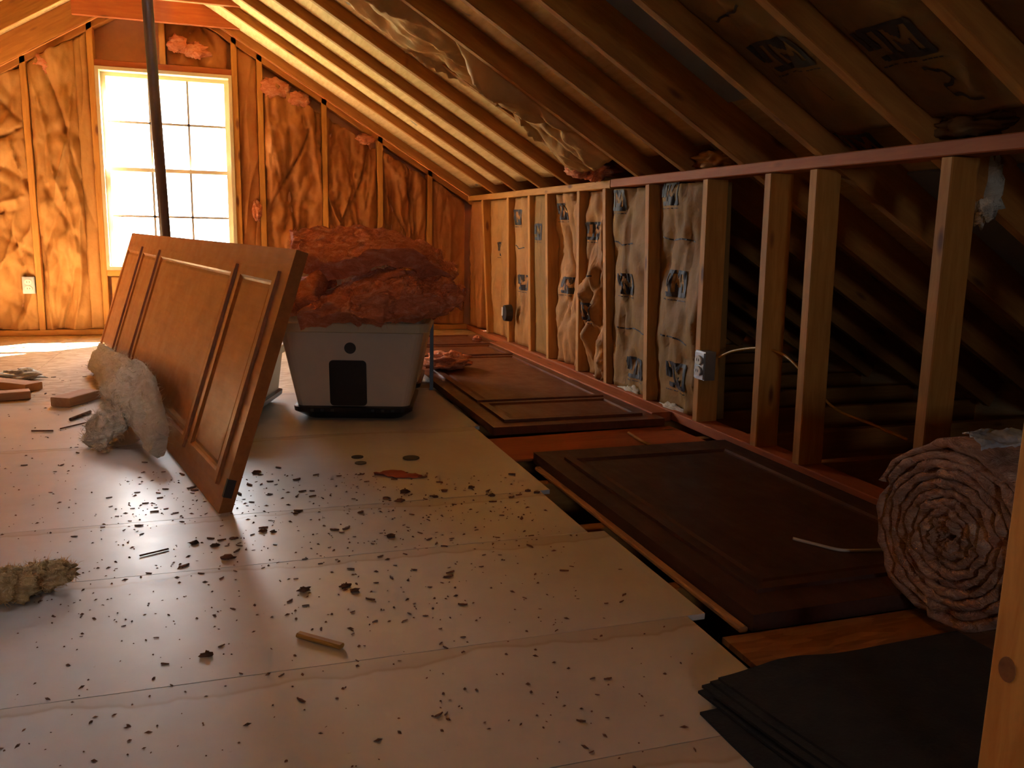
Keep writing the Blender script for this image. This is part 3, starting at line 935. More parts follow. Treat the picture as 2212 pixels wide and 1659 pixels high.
# doors lying flat on the right: local x points away from the camera, z up
def flat(o, rz=0.0):
    # x axis -> +y world, y axis -> -x world
    return Matrix.Translation(o) @ Matrix.Rotation(math.radians(90) + rz, 4, 'Z')
panel_door('panelled_door', M_DOOR_D, M_DOOR_D, 2.75, 0.715, 0.030, [(0.075, 0.42), (0.46, 1.70), (1.76, 2.17), (2.22, 2.68)],
           'dark red-brown panelled door lying flat along the far part of the knee wall', flat((1.628, 2.945, 0.031)))
panel_door('panelled_door', M_DUSTY, M_DUSTY, 1.26, 0.735, 0.036, [(0.085, 1.15)],
           'dusty dark door lying flat beside the insulation roll', flat((1.680, 1.318, 0.031), math.radians(0.3)))
# pale edge board under the near door and light plank between the doors
tag(lumber('plank', (0.86, 2.755, -0.006), (1.66, 2.80, -0.006), 0.30, 0.010, (0, 1, 0), M_RED, None), 'brown plank bridging the gap between the two flat doors', 'plank')
tag(lumber('edge_strip', (0.932, 1.325, -0.0035), (0.928, 2.5, -0.0035), 0.020, 0.012, (1, 0, 0), M_BLOCK, None), 'thin pale wood strip along the edge of the dusty door', 'strip')

# ------------------------------------------------------------------ cream tubs
def rrect(w, d, r, z, n=5, cy=0.0):
    pts = []
    for (sx, sy, a0) in ((1, 1, 0), (-1, 1, 90), (-1, -1, 180), (1, -1, 270)):
        for k in range(n + 1):
            a = math.radians(a0 + 90 * k / n)
            pts.append((sx * (w / 2 - r) + r * math.cos(a), sy * (d / 2 - r) + cy + r * math.sin(a), z))
    return pts

def tub(label, loc, rz, wb, wt, db, dt, h, marks=True, flip=False, handle=False, base=True):
    root = empty('storage_tub', loc, rz, label, 'tub', 'cream plastic tubs behind the leaning door')
    zb = 0.045 if base else 0.0
    zt = h
    def Z(z): return (h - z) if flip else z
    # body: outer wall up, over the lip and down inside
    rings = [rrect(wb, db, 0.035, Z(zb)), rrect(wb + (wt - wb) * 0.5, db + (dt - db) * 0.5, 0.04, Z((zb + zt) / 2)), rrect(wt, dt, 0.045, Z(zt)),
             rrect(wt - 0.012, dt - 0.012, 0.042, Z(zt)), rrect(wb - 0.006, db - 0.006, 0.035, Z(zb + 0.01))]
    MB().loft(rings).build('body', M_TUB, root)
    rim = [rrect(wt + 0.012, dt + 0.012, 0.05, Z(zt - 0.032)), rrect(wt + 0.030, dt + 0.030, 0.055, Z(zt - 0.028)), rrect(wt + 0.034, dt + 0.034, 0.055, Z(zt + 0.003)),
           rrect(wt + 0.026, dt + 0.026, 0.05, Z(zt + 0.008)), rrect(wt - 0.012, dt - 0.012, 0.042, Z(zt + 0.006))]
    MB().loft(rim, cap=False).build('rim', M_TUBRIM, root)
    if base:
        bs = MB()
        bs.loft([rrect(wb - 0.06, db - 0.06, 0.05, 0.0), rrect(wb + 0.0, db + 0.0, 0.05, 0.022), rrect(wb + 0.030, db + 0.03, 0.045, 0.034), rrect(wb + 0.034, db + 0.034, 0.045, 0.052), rrect(wb + 0.006, db + 0.006, 0.04, 0.056)])
        bo = bs.build('base', M_BLACK, root)
        for k in range(6):
            x = (-0.36 + (k % 3) * 0.09 + (0.54 if k > 2 else 0)) * wb
            MB().box(x - 0.006, x + 0.006, -db / 2 - 0.019, -db / 2 - 0.015, 0.036, 0.046).build('base_hole', M_DGREY, bo)
    if marks:
        # raised marks follow the flared front wall
        def front(x, z, off):
            t = (z - zb) / (zt - zb)
            return (x, -(db + (dt - db) * t) / 2 - off, z)
        zc, r = 0.292, 0.0225
        ring0 = [front(-0.005 + r * math.cos(2 * math.pi * k / 28), zc + r * math.sin(2 * math.pi * k / 28), 0.001) for k in range(28)]
        ring1 = [(x, y - 0.004, z) for x, y, z in ring0]
        MB().loft([ring0, ring1]).build('round_mark', M_DGREY, root, label='dark round mark on the tub front')
        out = []
        w_, z0, z1, rr = 0.145, 0.058, 0.243, 0.016
        for (sx, zc_, a0) in ((1, z1 - rr, 0), (-1, z1 - rr, 90), (-1, z0 + rr, 180), (1, z0 + rr, 270)):
            for k in range(6):
                a = math.radians(a0 + 18 * k)
                out.append((-0.016 + sx * (w_ / 2 - rr) + rr * math.cos(a), zc_ + rr * math.sin(a)))
        ring0 = [front(x, z, 0.001) for x, z in out]; ring1 = [(x, y - 0.004, z) for x, y, z in ring0]
        MB().loft([ring0, ring1]).build('black_panel', M_BLACK, root, label='black rounded panel on the tub front')
    if handle:
        MB().box(wt / 2 + 0.005, wt / 2 + 0.022, -0.17, -0.12, 0.05, 0.36).build('strap', M_BLUEG, root, label='blue-grey strap down the side of the tub')
    return root
rz = -0.27
fl = Vector((0.227, 3.387, 0)); fr = Vector((0.659, 3.265, 0))
ctr = (fl + fr) / 2; nrm = Vector((math.sin(-rz), math.cos(rz), 0))
t1 = tub('cream flared tub with a round dark mark and a black panel on its front', ctr + nrm * 0.20, rz, 0.440, 0.575, 0.40, 0.47, 0.385)
t2 = tub('cream tub standing upright directly behind the marked one', ctr + nrm * 0.73, rz, 0.44, 0.575, 0.40, 0.47, 0.385, marks=False)
t3 = tub('cream tub turned upside down on the tub at the back, under the pink batts', ctr + nrm * 0.76 + Vector((-0.13, 0, 0.402)), rz + 0.3, 0.42, 0.50, 0.34, 0.40, 0.285, marks=False, flip=True, base=False)
t4 = tub('low cream tub on a black base, mostly hidden by the leaning door', Vector((0.015, 3.63, 0)), -0.32, 0.23, 0.275, 0.40, 0.45, 0.25, marks=False)
# strap seen on the right of the front tub
MB().box(0.285, 0.300, 0.19, 0.235, 0.05, 0.355).build('strap', M_BLUEG, t1, label='blue-grey strap down the side of the tub')

# ------------------------------------------------------------------ fibreglass blankets
def blanket(name, rows, th, seed, mat, parent=None, amp=0.018, nu=44, nv=26, edge=0.5, **kw):
    """rows: curves (lists of points) from near edge to far edge; a thick fibrous sheet through them"""
    def cr(pts, t):
        n = len(pts) - 1
        x = t * n; i = min(int(x), n - 1); f = x - i
        p = [pts[max(0, min(n, i + k))] for k in (-1, 0, 1, 2)]
        return 0.5 * ((2 * p[1]) + (p[2] - p[0]) * f + (2 * p[0] - 5 * p[1] + 4 * p[2] - p[3]) * f * f + (3 * p[1] - p[0] - 3 * p[2] + p[3]) * f ** 3)
    rows = [[Vector(p) for p in r] for r in rows]
    mid = [[None] * (nu + 1) for _ in range(nv + 1)]
    for i in range(nu + 1):
        c = [cr(r, i / nu) for r in rows]
        for j in range(nv + 1):
            mid[j][i] = cr(c, j / nv) if len(c) > 2 else c[0].lerp(c[1], j / nv)
    top = []; bot = []
    for j in range(nv + 1):
        for i in range(nu + 1):
            a = mid[j][min(i + 1, nu)] - mid[j][max(i - 1, 0)]; b = mid[min(j + 1, nv)][i] - mid[max(j - 1, 0)][i]
            n = a.cross(b).normalized()
            p = mid[j][i]
            e = min(i / nu, 1 - i / nu, (j / nv), (1 - j / nv)) * 2
            k = min(1.0, edge + e * 3)
            q = p * 9
            d1 = amp * fbm(q.x + seed, q.y, q.z, 5) + amp * 0.6 * fbm(q.x * 4 + seed, q.y * 4, q.z * 4, 3)
            d2 = amp * fbm(q.x - seed, q.y + 9, q.z, 5)
            jit = Vector((fbm(q.x * 2, q.y * 2, seed, 4), fbm(q.y * 2, q.z * 2, seed + 4, 4), fbm(q.x * 2, q.z * 2, seed + 8, 4))) * amp * 0.9
            top.append(p + n * (th / 2 * k + d1) + jit); bot.append(p - n * (th / 2 * k + d2) + jit)
    mb = MB(); N = nu + 1
    mb.v = [tuple(p) for p in top] + [tuple(p) for p in bot]
    o = len(top)
    for j in range(nv):
        for i in range(nu):
            q = (j * N + i, j * N + i + 1, (j + 1) * N + i + 1, (j + 1) * N + i)
            mb.f.append(q); mb.f.append(tuple(o + x for x in reversed(q)))
    border = [i for i in range(N)] + [j * N + nu for j in range(1, nv + 1)] + [nv * N + i for i in range(nu - 1, -1, -1)] + [j * N for j in range(nv - 1, 0, -1)]
    for k in range(len(border)):
        a, b = border[k], border[(k + 1) % len(border)]
        mb.f.append((a, o + a, o + b, b))
    ob = mb.build(name, mat, parent, smooth=True, **kw)
    ob.data.set_sharp_from_angle(angle=math.radians(48))
    return ob

def Q(px, py, y): return ony(px, py, y)
def curve(pts): return [Q(*p) for p in pts]
# slab arching over the top
tb = blanket('insulation_batt', [curve([(640, 553, 3.46), (690, 583, 3.40), (745, 581, 3.34), (800, 559, 3.32), (860, 555, 3.32), (915, 575, 3.34), (968, 615, 3.40)]),
                            curve([(630, 531, 3.60), (690, 553, 3.54), (745, 549, 3.50), (800, 538, 3.48), (860, 541, 3.48), (920, 563, 3.50), (975, 605, 3.56)]),
                            curve([(632, 519, 3.76), (690, 509, 3.72), (745, 505, 3.70), (800, 509, 3.70), (860, 519, 3.70), (920, 549, 3.72), (968, 591, 3.76)])],
        0.075, 31, M_PINK, amp=0.014, nu=64, nv=30, edge=1.0, label='pink fibreglass batt arched over the top of the pile on the tubs', cat='insulation', group='pink batts on the tubs')
# thick folded batt filling the tub
fuzz(tb, 3500, 0.020, 3, M_PINK, tb)
mbt = blanket('insulation_batt', [curve([(648, 688, 3.26), (720, 690, 3.20), (800, 694, 3.18), (880, 690, 3.18), (935, 680, 3.20), (985, 662, 3.26)]),
                            curve([(690, 668, 3.29), (740, 650, 3.26), (800, 632, 3.24), (880, 632, 3.24), (940, 640, 3.25), (990, 645, 3.30)]),
                            curve([(705, 655, 3.42), (750, 626, 3.40), (820, 600, 3.40), (890, 606, 3.40), (950, 620, 3.42), (998, 634, 3.44)]),
                            curve([(715, 660, 3.62), (760, 640, 3.62), (820, 622, 3.62), (890, 628, 3.62), (950, 640, 3.62), (1000, 650, 3.62)])],
        0.060, 37, M_PINK, amp=0.024, nu=64, nv=44, edge=1.0, label='thick pink fibreglass batt folded over the rim of the front tub', cat='insulation', group='pink batts on the tubs')
fuzz(mbt, 4000, 0.022, 4, M_PINK, mbt)
# small piece at the left with a white tuft
pb = blanket('insulation_batt', [curve([(618, 680, 3.34), (650, 668, 3.30), (690, 655, 3.30)]),
                            curve([(622, 640, 3.46), (660, 625, 3.42), (710, 600, 3.42)]),
                            curve([(640, 628, 3.62), (680, 615, 3.60), (720, 598, 3.60)])],
        0.07, 41, M_PINK, amp=0.018, nu=24, nv=20, label='small pink batt offcut wedged between the leaning door and the thick batt', cat='insulation', group='pink batts on the tubs')
lump('white_tuft', Q(640, 622, 3.50), (0.028, 0.025, 0.016), 5, M_WHITEF, pb, n=12)
# pink scrap on the far flat door
lump('insulation_scrap', onz(965, 780, 0.075), (0.12, 0.11, 0.045), 51, M_PINK, None, n=22, amp=0.5, flat=0.040, label='pink fibreglass scrap lying on the far dark door', cat='insulation')
lump('insulation_scrap', onz(1031, 732, 0.05), (0.03, 0.03, 0.022), 52, M_PINK, None, n=12, amp=0.5, flat=0.032, label='tiny pale fibre tuft at the foot of the far corner', cat='insulation')

# pale fibreglass strip arching beside the leaning door
arch = empty('insulation_strip', onz(290, 960), label='pale fibreglass strip arching over the floor beside the leaning door', cat='insulation')
def reparent(o, par):
    o.parent = par
    o.matrix_parent_inverse = par.matrix_basis.inverted()
    return o
DN = mtx.to_3x3().col[2].normalized()
def g(px, py, z):
    p = onz(px, py, z); d = (p - A).dot(DN)
    return p if d > 0.048 else p + Vector((DN.x, DN.y, 0)).normalized() * ((0.048 - d) / Vector((DN.x, DN.y, 0)).length)
NH = Vector((DN.x, DN.y, 0)).normalized()
def foot(u, off, z): return A + du * u + NH * off + Vector((0, 0, z))
def face(u, z): return A + du * u + dw * (z / dw.z) + DN * 0.056
US = (2.45, 2.0, 1.5, 1.15, 0.85, 0.58)
s = blanket('strip', [[foot(u, o_, z) for u, o_, z in zip(US, (0.055, 0.065, 0.09, 0.14, 0.10, 0.07), (0.025, 0.03, 0.06, 0.12, 0.09, 0.022))],
                      [foot(u, o_, z) for u, o_, z in zip(US, (0.045, 0.05, 0.06, 0.08, 0.07, 0.055), (0.08, 0.10, 0.13, 0.16, 0.12, 0.04))],
                      [face(u, z) for u, z in zip(US, (0.13, 0.15, 0.18, 0.20, 0.16, 0.07))]],
              0.040, 61, M_TANF, None, amp=0.012, nu=60, nv=24, edge=0.8)
fuzz(s, 2600, 0.022, 1, M_TANF, s)
reparent(s, arch)
s = blanket('flap', [[g(182, 958, 0.014), g(196, 915, 0.06), g(228, 880, 0.10), foot(1.25, 0.13, 0.13)],
                     [g(205, 968, 0.014), g(220, 928, 0.06), g(256, 900, 0.10), foot(1.12, 0.13, 0.14)],
                     [g(232, 976, 0.014), g(240, 942, 0.05), g(272, 920, 0.085), foot(1.0, 0.12, 0.13)]],
              0.024, 63, M_TANF, None, amp=0.012, nu=36, nv=24, edge=0.8)
fuzz(s, 2200, 0.024, 2, M_TANF, s)
reparent(s, arch)

# ------------------------------------------------------------------ wooden offcuts on the floor at the left
def block(a, b, w, h, label, mat=M_BLOCK, z=0.0, name='wood_offcut'):
    a = Vector(a); b = Vector(b)
    o = lumber(name, Vector((a.x, a.y, z + h / 2 + 0.001)), Vector((b.x, b.y, z + h / 2 + 0.001)), w, h, Vector((0, 0, 1)).cross(b - a), mat, None)
    return tag(o, label, 'wood', 'wooden offcuts on the floor')
a = onz(115, 884); b = onz(197, 862)
block(a + Vector((0.02, 0.04, 0)), b + Vector((0, 0.02, 0)), 0.089, 0.038, 'short reddish wood offcut closest to the pale insulation strip')
a = onz(-20, 866); b = onz(62, 862)
block(a, b + Vector((0, 0.03, 0)), 0.075, 0.034, 'stubby wood offcut at the left picture edge, in front of another')
a = onz(-30, 838); b = onz(70, 848)
block(a + Vector((0, 0.05, 0)), b + Vector((0, 0.04, 0)), 0.089, 0.034, 'flat wood offcut at the left picture edge, behind a stubby one')
lump('paper_scrap', onz(35, 810, 0.02), (0.09, 0.07, 0.022), 71, M_WHITEF, None, n=16, amp=0.8, flat=0.001, label='crumpled white scrap behind the wood offcuts at the left', cat='scrap')
block(onz(152, 910), onz(196, 893), 0.010, 0.012, 'dark thin wood splinter beside the reddish offcut', M_CHIP, name='wood_splinter')
block(onz(68, 933), onz(115, 933), 0.006, 0.006, 'short dark splinter lying level left of the pale strip', M_CHIP, name='wood_splinter')
block(onz(130, 928), onz(185, 915), 0.005, 0.005, 'fine dark splinter between the two others at the left', M_CHIP, name='wood_splinter')
block(onz(645, 1376), onz(738, 1402), 0.016, 0.009, 'yellow wood stick lying in the middle of the white floor', M_STICK, name='wood_stick')
block(onz(302, 1203), onz(364, 1188), 0.006, 0.004, 'long brown splinter in the window glare on the floor', M_CHIP, name='wood_splinter')

# yellow fibre tuft at the lower left
tf = empty('insulation_tuft', onz(60, 1272), label='yellow fibreglass tuft on the white floor at the left edge', cat='insulation')
for (px, py, z, r, sd) in ((20, 1262, 0.035, (0.055, 0.05, 0.032), 81), (95, 1243, 0.030, (0.055, 0.04, 0.026), 82), (55, 1255, 0.025, (0.04, 0.04, 0.02), 83)):
    t_ = lump('tuft', onz(px, py, z), r, sd, M_YELF, None, n=18, amp=0.55, fr=3.0, flat=0.001)
    fuzz(t_, 900, 0.014, sd, M_YELF, t_)
    reparent(t_, tf)

# dark discs, red paper
def disc(px, py, r, label):
    c = onz(px, py)
    ring = [(r * math.cos(2 * math.pi * k / 20), r * math.sin(2 * math.pi * k / 20)) for k in range(20)]
    o = MB().loft([[(x, y, 0.0005) for x, y in ring], [(x, y, 0.003) for x, y in ring]]).build('dark_disc', M_ROUND, matrix=Matrix.Translation(c))
    tag(o, label, 'disc', 'dark discs on the floor before the tubs')
disc(772, 988, 0.020, 'small dark disc in front of the tub, further of the left pair')
disc(779, 1001, 0.019, 'small dark disc in front of the tub, nearer of the left pair')
disc(888, 990, 0.028, 'largest dark disc on the floor, right in front of the tub')
c = onz(860, 1028)
mb = MB()
n = 14
for j in range(5):
    for i in range(n + 1):
        t = i / n - 0.5; s_ = j / 4 - 0.5
        mb.v.append((t * 0.15, s_ * 0.06 * (1 - abs(t) * 1.2), 0.002 + 0.014 * max(0, fbm(t * 4, s_ * 3, 2)) + 0.006 * (0.25 - t * t)))
for j in range(4):
    for i in range(n):
        mb.f.append((j * (n + 1) + i, j * (n + 1) + i + 1, (j + 1) * (n + 1) + i + 1, (j + 1) * (n + 1) + i))
o = mb.build('red_paper_scrap', M_REDP, smooth=True, matrix=Matrix.Translation(c) @ Matrix.Rotation(-0.5, 4, 'Z'), label='torn red paper scrap on the floor before the tub', cat='scrap')
md = o.modifiers.new('thickness', 'SOLIDIFY'); md.thickness = 0.0015

# ------------------------------------------------------------------ insulation roll
rc = Vector((1.29, 1.205, 0.2)); R0 = 0.198
roll = empty('insulation_roll', (rc.x, rc.y, 0), label='large rolled-up fibreglass batt with its spiral end towards the room', cat='insulation')
mb = MB(); turns = 9.3; n = 420
LX = 0.38
th = R0 / turns
for i in range(n + 1):
    t = i / n; ang = -2 * math.pi * turns * t + 2.2
    rr = 0.018 + (R0 - 0.018) * t
    sq = 1 + 0.05 * math.cos(2 * ang + 0.6)
    for (dr, dx) in ((-th * 0.5, 0.004), (-th * 0.25, -0.004), (0.0, -0.007), (th * 0.25, -0.004), (th * 0.5, 0.004), (th * 0.5, LX), (-th * 0.5, LX)):
        if dr > 0 and t > 0.985: dr *= 0.6
        r_ = (rr - th * 0.5 + dr) * sq
        jx = 0.014 * fbm(rr * 26 * math.cos(ang), rr * 26 * math.sin(ang), 3, 4) + 0.008 * fbm(ang * 6, rr * 90, dr * 60, 3)
        jr = 0.006 * fbm(ang * 3, rr * 20, 9, 4)
        x = dx + (jx if dx < 0.1 else 0)
        mb.v.append((x, (r_ + jr) * math.cos(ang), max(0.002, 0.2 + (r_ + jr) * math.sin(ang))))
for i in range(n):
    for k in range(7):
        k2 = (k + 1) % 7
        mb.f.append((i * 7 + k, i * 7 + k2, (i + 1) * 7 + k2, (i + 1) * 7 + k))
mb.f.append(tuple(range(7))); mb.f.append(tuple(n * 7 + k for k in reversed(range(7))))
sp_ = mb.build('spiral', M_ROLLF, roll, smooth=True)
fuzz(sp_, 9000, 0.010, 5, M_ROLLF, sp_, wd=0.0005)
# crumpled plastic on top of the roll
ps = [onz(2115, 968, 0.410), onz(2175, 962, 0.414), onz(2255, 958, 0.412)]
blanket('plastic_sheet', [ps, [p + Vector((0.02, 0.04, 0.006)) for p in ps], [p + Vector((0.05, 0.08, 0.002)) for p in ps]],
        0.006, 91, M_BAG, None, amp=0.012, nu=26, nv=16, label='blue and white plastic sheet crumpled on top of the insulation roll', cat='plastic sheet')

# ------------------------------------------------------------------ black felt sheets
def felt(label, corners, z0, z1, seed, lift):
    """corners: far-left, far-right, near-right, near-left (x,y)"""
    fl_, fr_, nr_, nl_ = [Vector((*c, 0)) for c in corners]
    mb = MB(); nu, nv = 30, 16
    for lay in (1, 0):
        for j in range(nv + 1):
            for i in range(nu + 1):
                a, b = i / nu, j / nv
                p = nl_.lerp(nr_, a).lerp(fl_.lerp(fr_, a), b)
                z = z0 + lift * math.exp(-((a - 0.26) / 0.16) ** 2) + lift * 0.5 * a + 0.002 * fbm(p.x * 6, p.y * 6, 0)
                mb.v.append((p.x, p.y, z + (z1 - z0) * lay))
    N = nu + 1; o = N * (nv + 1)
    for j in range(nv):
        for i in range(nu):
            q = (j * N + i, j * N + i + 1, (j + 1) * N + i + 1, (j + 1) * N + i)
            mb.f.append(q); mb.f.append(tuple(o + x for x in reversed(q)))
    border = [i for i in range(N)] + [j * N + nu for j in range(1, nv + 1)] + [nv * N + i for i in range(nu - 1, -1, -1)] + [j * N for j in range(nv - 1, 0, -1)]
    for k in range(len(border)):
        a, b = border[k], border[(k + 1) % len(border)]
        mb.f.append((a, o + a, o + b, b))
    return mb.build('felt_sheet', M_SHING, None, label=label, cat='roofing sheet', group='stack of black felt sheets')
order = ['lowest black felt sheet, sticking out furthest on the white floor', 'second black felt sheet from the bottom of the stack', 'third black felt sheet from the bottom of the stack',
         'fourth black felt sheet from the bottom of the stack', 'fifth black felt sheet from the bottom of the stack', 'topmost black felt sheet of the stack at the lower right']
for k in range(6):
    if k == 0:
        cs = [(0.690, 1.080), (1.24, 1.10), (1.24, 0.755), (0.70, 0.735)]
    else:
        d = 0.008 * (k % 3) - 0.006
        cs = [(0.705 + d + 0.006 * k, 1.128 - 0.002 * k), (1.265, 1.150 - 0.003 * k), (1.265, 0.745), (0.765 + d + 0.008 * k, 0.725)]
    felt(order[k], cs, 0.002 + 0.0058 * k, 0.0065 + 0.0058 * k, k * 3.1, 0.0 if k == 0 else 0.014)

# ------------------------------------------------------------------ near post
p0 = Vector((0.872, 0.668, 0.0)); top = zr(0.872)
post = tag(lumber('post', (p0.x, p0.y, 0.001), (p0.x + 0.012, p0.y + 0.01, top - 0.035), 0.089, 0.040, (0, 1, 0), M_POST, None), 'yellow pine post close by at the right edge, with a round knot', 'post')

kp = onx(2172, 1447, p0.x - 0.0205)
ringk = [(0.0, 0.012 * math.cos(2 * math.pi * k / 20), 0.016 * math.sin(2 * math.pi * k / 20)) for k in range(20)]
kn = MB().loft([[(p0.x - 0.0175, kp.y + y_, kp.z + z_) for _, y_, z_ in ringk], [(p0.x - 0.0188, kp.y + y_ * 0.95, kp.z + z_ * 0.95) for _, y_, z_ in ringk]]).build('knot', lumber_mat('knot_wood', (0.22, 0.09, 0.03), (0.34, 0.15, 0.05)), None)
reparent(kn, post)
# ------------------------------------------------------------------ pole before the window
yp = 5.3
pt = ony(318, 0, yp); pbm = ony(357, 505, yp)
dv = (pbm - pt); s0 = pt + dv * ((2.22 - pt.z) / dv.z); s1 = pt + dv * ((0.002 - pt.z) / dv.z)
pole = empty('support_pole', (s1.x, s1.y, 0), label='dark slender support pole standing in front of the window', cat='pole')
reparent(MB().tube([s1, s0], 0.029, 16).build('shaft', M_POLE, smooth=True), pole)
reparent(MB().box(s1.x - 0.05, s1.x + 0.05, s1.y - 0.05, s1.y + 0.05, 0.0, 0.006).build('foot_plate', M_POLE), pole)

# ------------------------------------------------------------------ electrical fittings
def outlet(loc, rz, label):
    root = empty('outlet', loc, rz, label, 'outlet')
    MB().box(-0.036, 0.036, 0.0, 0.045, -0.055, 0.055).build('metal_box', M_METAL, root)
    MB().box(-0.032, 0.032, -0.005, 0.0, -0.050, 0.050).build('face_plate', M_METAL, root)
    for s in (-1, 1):
        ring = [(0.022 * math.cos(2 * math.pi * k / 16), -0.006, s * 0.021 + 0.018 * math.sin(2 * math.pi * k / 16)) for k in range(16)]
        fc = MB().loft([ring, [(x, y - 0.006, z) for x, y, z in ring]]).build('socket_face', M_OUTLET, root)
        for q in (-0.008, 0.006):
            MB().box(q, q + 0.003, -0.0128, -0.0121, s * 0.021 - 0.004, s * 0.021 + 0.006).build('slot', M_BLACK, fc)
    return root
p = ony(72, 616, YG)
outlet((-1.255, YG - 0.010, p.z), 0.0, 'white double outlet fixed to a stud of the far wall, left of the window')
p = onx(1527, 792, XW)
outlet((XW - 0.008, KT[7] - 0.038 - 0.037, p.z), math.radians(-90), 'metal outlet box on the stud beside the last papered bay')
p = onx(1105, 676, XW)
root = empty('junction_box', (XW - 0.005, p.y, p.z), 0, 'round dark outlet box on a stud at the far end of the knee wall', 'outlet')
ring = [(0.0, 0.05 * math.cos(2 * math.pi * k / 24), 0.055 * math.sin(2 * math.pi * k / 24)) for k in range(24)]
MB().loft([ring, [(-0.045, y * 0.92, z * 0.92) for x, y, z in ring]]).build('box_body', M_DGREY, root)
MB().box(-0.05, -0.045, 0.015, 0.04, -0.02, 0.035).build('plate', M_OUTLET, root)

# yellow cable looping between the open studs
def crv(pts, n=10):
    pts = [Vector(p) for p in pts]; out = []
    m_ = len(pts) - 1
    for i in range(m_):
        p = [pts[max(0, min(m_, i + k))] for k in (-1, 0, 1, 2)]
        for k in range(n):
            f = k / n
            out.append(0.5 * ((2 * p[1]) + (p[2] - p[0]) * f + (2 * p[0] - 5 * p[1] + 4 * p[2] - p[3]) * f * f + (3 * p[1] - p[0] - 3 * p[2] + p[3]) * f ** 3))
    return out + [pts[-1]]
xb = XW + 0.045
MB().tube(crv([onx(1553, 772, xb), onx(1585, 758, xb), onx(1640, 752, xb), onx(1690, 765, xb), onx(1735, 805, xb), onx(1800, 880, xb + 0.06), onx(1880, 915, xb + 0.10), onx(1960, 950, xb + 0.16)]), 0.0048, 7).build(
    'cable', M_YEL, smooth=True, label='yellow cable running from the metal outlet box through the open studs', cat='cable')
MB().tube(crv([onz(1358, 935, 0.012), onz(1385, 952, 0.03), onz(1412, 965, 0.02), onz(1432, 975, 0.006)]), 0.006, 7).build(
    'cable_scrap', M_YEL, smooth=True, label='short yellow cable scrap lying between the two flat doors', cat='cable')
MB().tube(crv([onz(1713, 1163, 0.042), onz(1760, 1175, 0.040), onz(1810, 1187, 0.042), onz(1850, 1189, 0.040), onz(1925, 1187, 0.042)]), 0.004, 7).build(
    'wire', M_WIRE, smooth=True, label='white wire lying on the dusty door beside the roll', cat='wire')

# ------------------------------------------------------------------ wood chips: individuals, and uncountable crumbs
rg = random.Random(7)
def chip_mesh(k):
    mb = MB(); n = 6
    L_ = 1.0; pts = []
    bend = rg.uniform(-0.25, 0.25)
    rings = []
    for i in range(5):
        t = i / 4 - 0.5
        wv = (0.18 + 0.12 * rg.random()) * (1 - abs(t) * 1.1)
        rings.append([(t * L_, bend * (0.25 - t * t) * 4 * 0.5 + wv * math.cos(2 * math.pi * j / n) * rg.uniform(0.7, 1.2), 0.13 + 0.13 * math.sin(2 * math.pi * j / n)) for j in range(n)])
    mb.loft(rings)
    me = bpy.data.meshes.new('wood_chip')
    me.from_pydata(mb.v, [], mb.f); me.materials.append(M_CHIP); me.update()
    return me
CHM = [chip_mesh(k) for k in range(7)]
regions = [((480, 1020), (1180, 1100), 60), ((420, 1100), (1150, 1260), 80), ((130, 1080), (460, 1260), 22), ((330, 1020), (470, 1110), 22),
           ((20, 960), (330, 1100), 14), ((640, 1200), (1420, 1400), 34), ((100, 1240), (900, 1520), 18), ((700, 1420), (1600, 1640), 16), ((500, 1010), (640, 1070), 8), ((0, 790), (200, 860), 12)]
def on_white(p):
    return p.x < 0.83 and (p - A).length > 0.03
cnt = 0
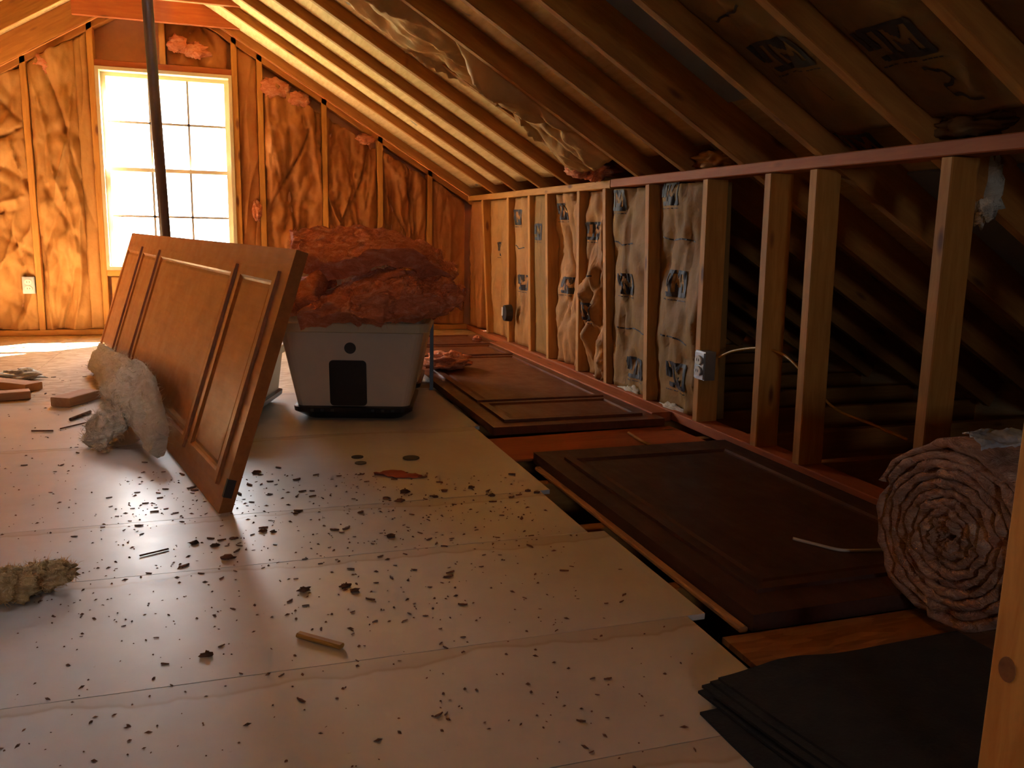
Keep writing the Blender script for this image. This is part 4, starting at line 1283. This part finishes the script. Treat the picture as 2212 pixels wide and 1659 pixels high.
for (a, b, n) in regions:
    for _ in range(n):
        px = rg.uniform(a[0], b[0]); py = rg.uniform(a[1], b[1])
        p = onz(px, py)
        if not on_white(p): continue
        o = bpy.data.objects.new('wood_chip', rg.choice(CHM))
        s_ = rg.choice((0.006, 0.008, 0.010, 0.012, 0.014, 0.018)) * rg.uniform(0.7, 1.3) * min(1.25, 0.35 + p.y * 0.38)
        o.location = (p.x, p.y, 0.0003)
        o.rotation_euler = (0, 0, rg.gauss(0, 0.7))
        o.scale = (s_, s_ * 0.9, s_ * 0.6)
        col.objects.link(o)
        tag(o, 'small brown wood chip scattered on the floor', 'wood chip', 'wood chips scattered on the floor')
        cnt += 1
for k, (px, py, sz) in enumerate(((655, 1277, 0.030), (745, 1268, 0.026), (765, 1278, 0.022), (490, 1208, 0.034), (465, 1180, 0.022), (420, 1175, 0.024), (505, 1165, 0.018), (555, 1022, 0.028),
        (590, 1150, 0.018), (568, 1149, 0.020), (875, 1065, 0.034), (865, 1084, 0.030), (835, 1078, 0.022), (1062, 1072, 0.024), (1140, 1062, 0.022), (1160, 1065, 0.022), (845, 1160, 0.024), (1018, 1055, 0.024),
        (960, 1062, 0.022), (445, 1417, 0.026), (780, 1108, 0.018), (638, 1110, 0.016), (940, 1075, 0.020))):
    p = onz(px, py)
    lump('bark_crumb', (p.x, p.y, sz * 0.12), (sz * 0.42, sz * 0.24, sz * 0.20), 700 + k * 1.7, M_CHIP, None, n=6, amp=0.9, fr=2.5, flat=0.0004, label='ragged dark bark crumb larger than the chips around it', cat='bark crumb', group='ragged bark crumbs on the white floor')
mb = MB()
for (a, b, n) in (((0, 780), (200, 1100), 90), ((250, 1020), (1150, 1130), 330), ((0, 1100), (1250, 1350), 420), ((0, 1350), (1500, 1659), 170)):
    for _ in range(n):
        p = onz(rg.uniform(a[0], b[0]), rg.uniform(a[1], b[1]))
        if not on_white(p): continue
        r = rg.choice((0.0012, 0.0016, 0.002, 0.003)); ang = rg.uniform(0, 3.1); el = rg.uniform(1, 2.6)
        ca, sa = math.cos(ang), math.sin(ang)
        pts = [(r * el, 0), (0, r), (-r * el, 0), (0, -r)]
        vs = [(p.x + x * ca - y * sa, p.y + x * sa + y * ca, 0.0003) for x, y in pts] + [(p.x, p.y, 0.0003 + r)]
        mb.add(vs, [(0, 1, 4), (1, 2, 4), (2, 3, 4), (3, 0, 4), (3, 2, 1, 0)])
mb.build('sawdust_crumbs', M_CHIP, None, label='fine brown crumbs strewn over the white floor boards', cat='crumbs', kind='stuff')
print('chips', cnt)
